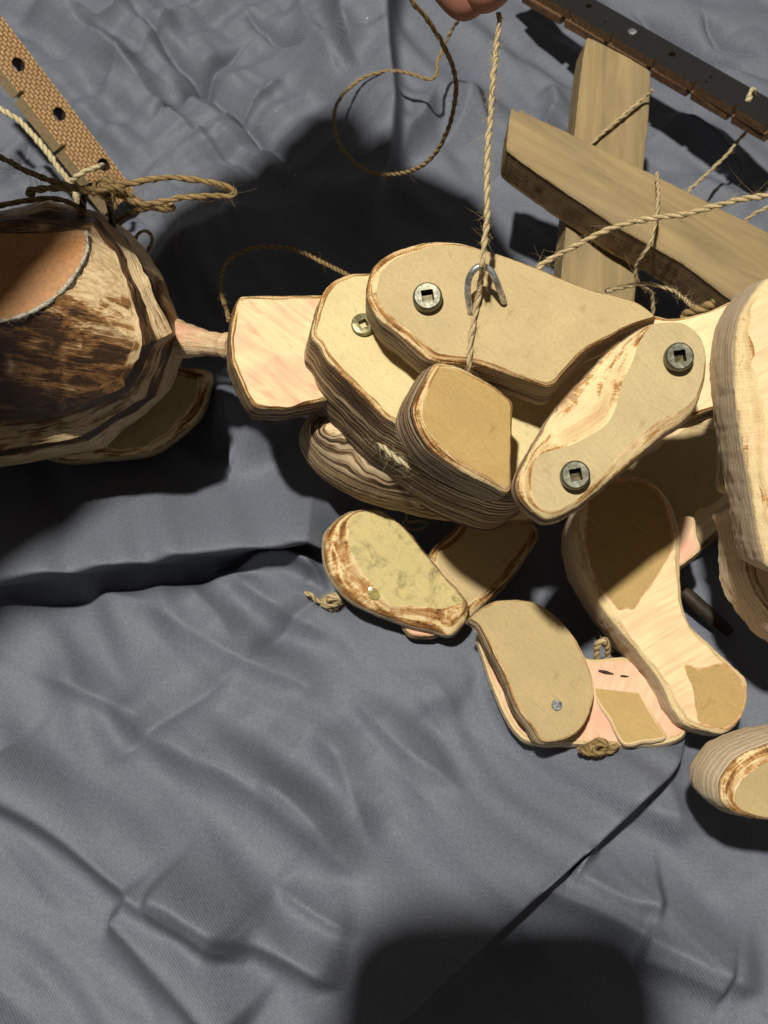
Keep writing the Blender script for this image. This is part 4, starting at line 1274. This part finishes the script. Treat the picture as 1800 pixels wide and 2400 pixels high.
# head twine bow
def knot(c, R, r, mat, name, label, seed, group=None, parent=None, turns=3.2, tails=()):
    rnd = random.Random(seed)
    pts = []
    nst = int(turns * 9)
    for i in range(nst):
        a = i / 9 * 2 * math.pi
        b = i * .37
        pts.append(c + Vector((math.cos(a) * R * (1 + .25 * math.sin(b)), math.sin(a) * R * .8 * math.cos(b * .7), math.sin(a + b) * R * .75)))
    for t in tails:
        pts.append(t)
    o = twine(name, pts, r, mat, parent, 2.5, 1.8, seed, step=.3)
    if parent is None:
        tag(o, label, 'knot', group)
    return o
hz = 99
string('head_bow', [(-30, 355, 88), (0, 367, 90), (63, 401, 93), (139, 430, 96), (190, 441, 98), (225, 443, 100), (260, 437, 101), (304, 430, 100), (359, 420, 99), (401, 416, 98), (445, 420, 97), (485, 426, 96), (525, 435, 95), (546, 444, 94), (550, 453, 93.5), (540, 459, 93),
       (500, 459, 93), (450, 462, 94), (422, 464, 94), (359, 477, 95), (330, 478, 96), (290, 462, 98), (250, 448, 100), (225, 440, 101)], .70, TWINE_BROWN, 'brown twine tied in a bow with a long loop through the staple on the head', 1.6, 4.0, 14, pitch=3.3)
string('head_bow_end', [(236, 441, 102), (205, 446, 101), (170, 440, 99), (127, 442, 98), (95, 443, 97), (72, 446, 96), (68, 451, 95), (80, 455, 94)], .8, TWINE_BROWN, 'short folded brown twine end left of the head staple', 1.6, 3, 15, pitch=3.3)
string('head_bow_tail', [(236, 438, 103), (265, 440, 102), (295, 452, 99), (330, 474, 95), (363, 488, 91), (390, 492, 89), (404, 487, 88), (402, 480, 88), (375, 482, 88), (340, 489, 86), (304, 500, 82), (270, 519, 76), (245, 530, 72)], .72, TWINE_BROWN, 'second brown twine loop right of the head staple, tail behind the head', 1.6, 3, 16, pitch=3.3)
string('rim_string', [(-40, 492, 90), (0, 482, 91), (40, 474, 91), (84, 467, 91), (120, 465, 90), (148, 470, 90), (175, 480, 90), (195, 500, 88), (206, 525, 86)], .66, TWINE_BROWN, 'brown twine following the top rim of the head', 1.2, 2.4, 17, pitch=3.3)
string('small_loop', [(312, 575, 30), (319, 556, 34), (328, 545, 36), (340, 542, 36), (353, 549, 35), (357, 562, 33), (350, 580, 30), (338, 600, 24)], .55, TWINE, 'tiny pale twine loop behind the head', .8, 1.6, 18)
kc = W(243, 442, 101)
knot(kc, 2.2, .62, TWINE_BROWN, 'bow_knot', 'brown twine knot on the head staple', 21, None, None, 3.0, [kc + Vector((2, -2, -4))])
# cream cord along the woven strip
string('cream_string', [(-40, 225, 26), (0, 255, 27), (42, 280, 27), (80, 320, 27), (114, 360, 27), (140, 398, 27), (163, 425, 28), (176, 445, 30), (182, 478, 34), (186, 510, 36)], .95, CORD, 'cream cord running along the lower edge of the woven strip', .3, 1.2, 22, group=None, lob=.15)
string('cream_lace', [(168, 428, 30), (182, 412, 33.5), (204, 400, 34.5), (228, 392, 34), (240, 388, 30)], .85, CORD, 'cream cord passing through the lowest hole of the woven strip', .3, 1.2, 23, group=None, lob=.15)
# knots at the hands and feet
kc = W(776, 1410, 4)
kc = W(776, 1410, SHEET_Z(kc) + 3.0)
knot(kc, 2.3, .62, TWINE, 'hand_knot', 'pale twine knot with frayed end beside the lower left hand', 24, 'twine knots', None, 3.4, [kc + Vector((-3.5, 0, 0)), kc + Vector((-5.5, 1.5, 1.5)), W(722, 1392, kc.z + 1), W(716, 1388, kc.z + 1)])
kc = W(1400, 1752, 4)
kc = W(1400, 1752, max(5.0, SHEET_Z(kc) + 2.0))
knot(kc, 2.2, .65, TWINE_BROWN, 'foot_knot', 'twine knot under the near edge of the pink foot board', 25, 'twine knots', None, 4.0, [kc + Vector((3, 0, 0)), kc + Vector((5, .5, .5)), kc + Vector((3, -1, 0)), kc + Vector((-4, -1, 0)), kc + Vector((-5, 0, 1))])
string('foot_loop', [(1400, 1560, 8), (1398, 1530, 14), (1402, 1508, 18), (1412, 1500, 19), (1422, 1508, 17), (1424, 1530, 12), (1420, 1556, 8)], .9, TWINE, 'small twine loop standing behind the pink foot board', 1.5, 2, 26)
string('belly_thread', [(952, 1172, 24), (950, 1195, 18), (953, 1215, 12), (945, 1226, 8), (958, 1240, 5), (985, 1240, 5), (1000, 1228, 6), (985, 1222, 7), (955, 1225, 9)], .35, TWINE, 'thin pale thread dangling below the belly board', .6, 1.5, 27)
# frayed wick on the torso edge
cl = P3([(872, 1018, 63), (890, 1040, 64), (915, 1062, 65), (945, 1085, 66), (985, 1105, 66)])
o = twine('frayed_wick', cl, .62, CORD, pup, 5, 3.2, 28, step=.3)

# dark stick in the shade
stick = lathe('dark_stick', None, W(1600, 1385, 6), (W(1705, 1480, 4) - W(1600, 1385, 6)).normalized(), [(1.6, 0), (2.0, 1), (2.1, 8), (1.9, 15), (1.5, 17)], DARK_WOOD, 14)  # plain near-black rod
tag(stick, 'short dark stick in the shade right of the near leg', 'stick')

# ================================================================= HAND (mostly outside the frame) AND PHONE
def SH(px, py, z):
    """a point at height z on the lamp ray that meets the sheet under photo pixel (px, py)"""
    q = W(px, py, 0)
    return tuple(q + (LAMP - q) * (z / LAMP.z))

def person():
    """left arm of the person holding the string: one continuous skin; only the pinching fingertips reach into view"""
    J = {}
    E = []
    def chain(names, pts, rad, root=None):
        prev = root
        for nm, p, r in zip(names, pts, rad):
            J[nm] = (Vector(p), r)
            if prev: E.append((prev, nm))
            prev = nm
    tip = W(1172, 34, 123)
    chain(['elbow', 'fore1', 'fore2', 'wrist', 'palm'], [SH(-700, 1640, 305), SH(-215, 1255, 302), SH(160, 945, 294), SH(448, 728, 276), SH(625, 565, 258)], [42, 38, 33, 24, 27])
    chain(['knuckle2', 'ib', 'ic', 'itip'], [SH(790, 470, 236), SH(960, 455, 192), SH(1085, 500, 152), tuple(W(1172, 30, 124.5))], [15, 10.5, 8.8, 6.6], 'palm')
    chain(['tb0', 'tb1', 'ttip0', 'ttip'], [SH(760, 620, 225), SH(930, 560, 180), SH(1030, 560, 146), tuple(W(1132, 40, 122))], [15, 10.5, 8.6, 5.8], 'palm')
    chain(['m0', 'm1', 'm2', 'm3'], [SH(740, 400, 240), SH(775, 315, 222), SH(820, 380, 200), SH(800, 450, 196)], [13, 10, 9, 7.5], 'palm')
    chain(['r0', 'r1', 'r2', 'r3'], [SH(690, 420, 238), SH(715, 350, 222), SH(760, 410, 204), SH(740, 470, 200)], [12, 9, 8.5, 7], 'palm')
    chain(['p0', 'p1', 'p2', 'p3'], [SH(620, 455, 238), SH(645, 400, 224), SH(690, 440, 208), SH(670, 490, 205)], [11, 8, 7.5, 6], 'palm')
    names = list(J)
    me = bpy.data.meshes.new('person')
    me.from_pydata([J[k][0] * MM for k in names], [(names.index(a), names.index(b)) for a, b in E], [])
    o = bpy.data.objects.new('person', me)
    COL.objects.link(o)
    o.modifiers.new('skin', 'SKIN')
    for i, k in enumerate(names):
        sv = me.skin_vertices[0].data[i]
        sv.radius = (J[k][1] * MM, J[k][1] * MM)
        sv.use_root = (k == 'palm')
    sub = o.modifiers.new('sub', 'SUBSURF'); sub.levels = 3; sub.render_levels = 3
    dg = bpy.context.evaluated_depsgraph_get()
    ev = bpy.data.meshes.new_from_object(o.evaluated_get(dg))
    o.modifiers.clear()
    ev.name = 'person'
    o.data = ev
    ev.materials.clear(); ev.materials.append(SKIN)
    ev.polygons.foreach_set('use_smooth', [True] * len(ev.polygons))
    MW[o] = Matrix.Identity(4)
    tag(o, 'person reaching in from above, pinching the taut twine between finger and thumb', 'person')
    return o
person()

def phone():
    """the smartphone taking the photograph: its rounded slab throws the dark shape at the bottom of the sheet"""
    right, up, back = ROT @ Vector((1, 0, 0)), ROT @ Vector((0, 1, 0)), ROT @ Vector((0, 0, 1))
    c = CAM + right * -25 + up * -31 + back * 7
    w2, h2, r = 31.5, 74, 15
    pts = []
    for (cx, cy, a0) in ((w2 - r, h2 - r, 0), (-w2 + r, h2 - r, 90), (-w2 + r, -h2 + r, 180), (w2 - r, -h2 + r, 270)):
        for k in range(9):
            a = math.radians(a0 + k * 11.25)
            pts.append((cx + r * math.cos(a), cy + r * math.sin(a)))
    n = len(pts)
    verts = []
    for z, f in ((-4, .985), (-3, 1), (3, 1), (4, .985)):
        verts += [(x * f, y * f, z) for x, y in pts]
    faces = [tuple(range(n))[::-1], tuple(3 * n + k for k in range(n))]
    for q in range(3):
        faces += [(q * n + k, q * n + (k + 1) % n, (q + 1) * n + (k + 1) % n, (q + 1) * n + k) for k in range(n)]
    root = mesh_obj('smartphone', verts, faces, PHONE, frame(c, right, up, back), None, smooth=False)
    fix_normals(root)
    tag(root, 'dark smartphone held over the sheet, casting the rounded shadow at the bottom', 'smartphone')
    return root
phone()
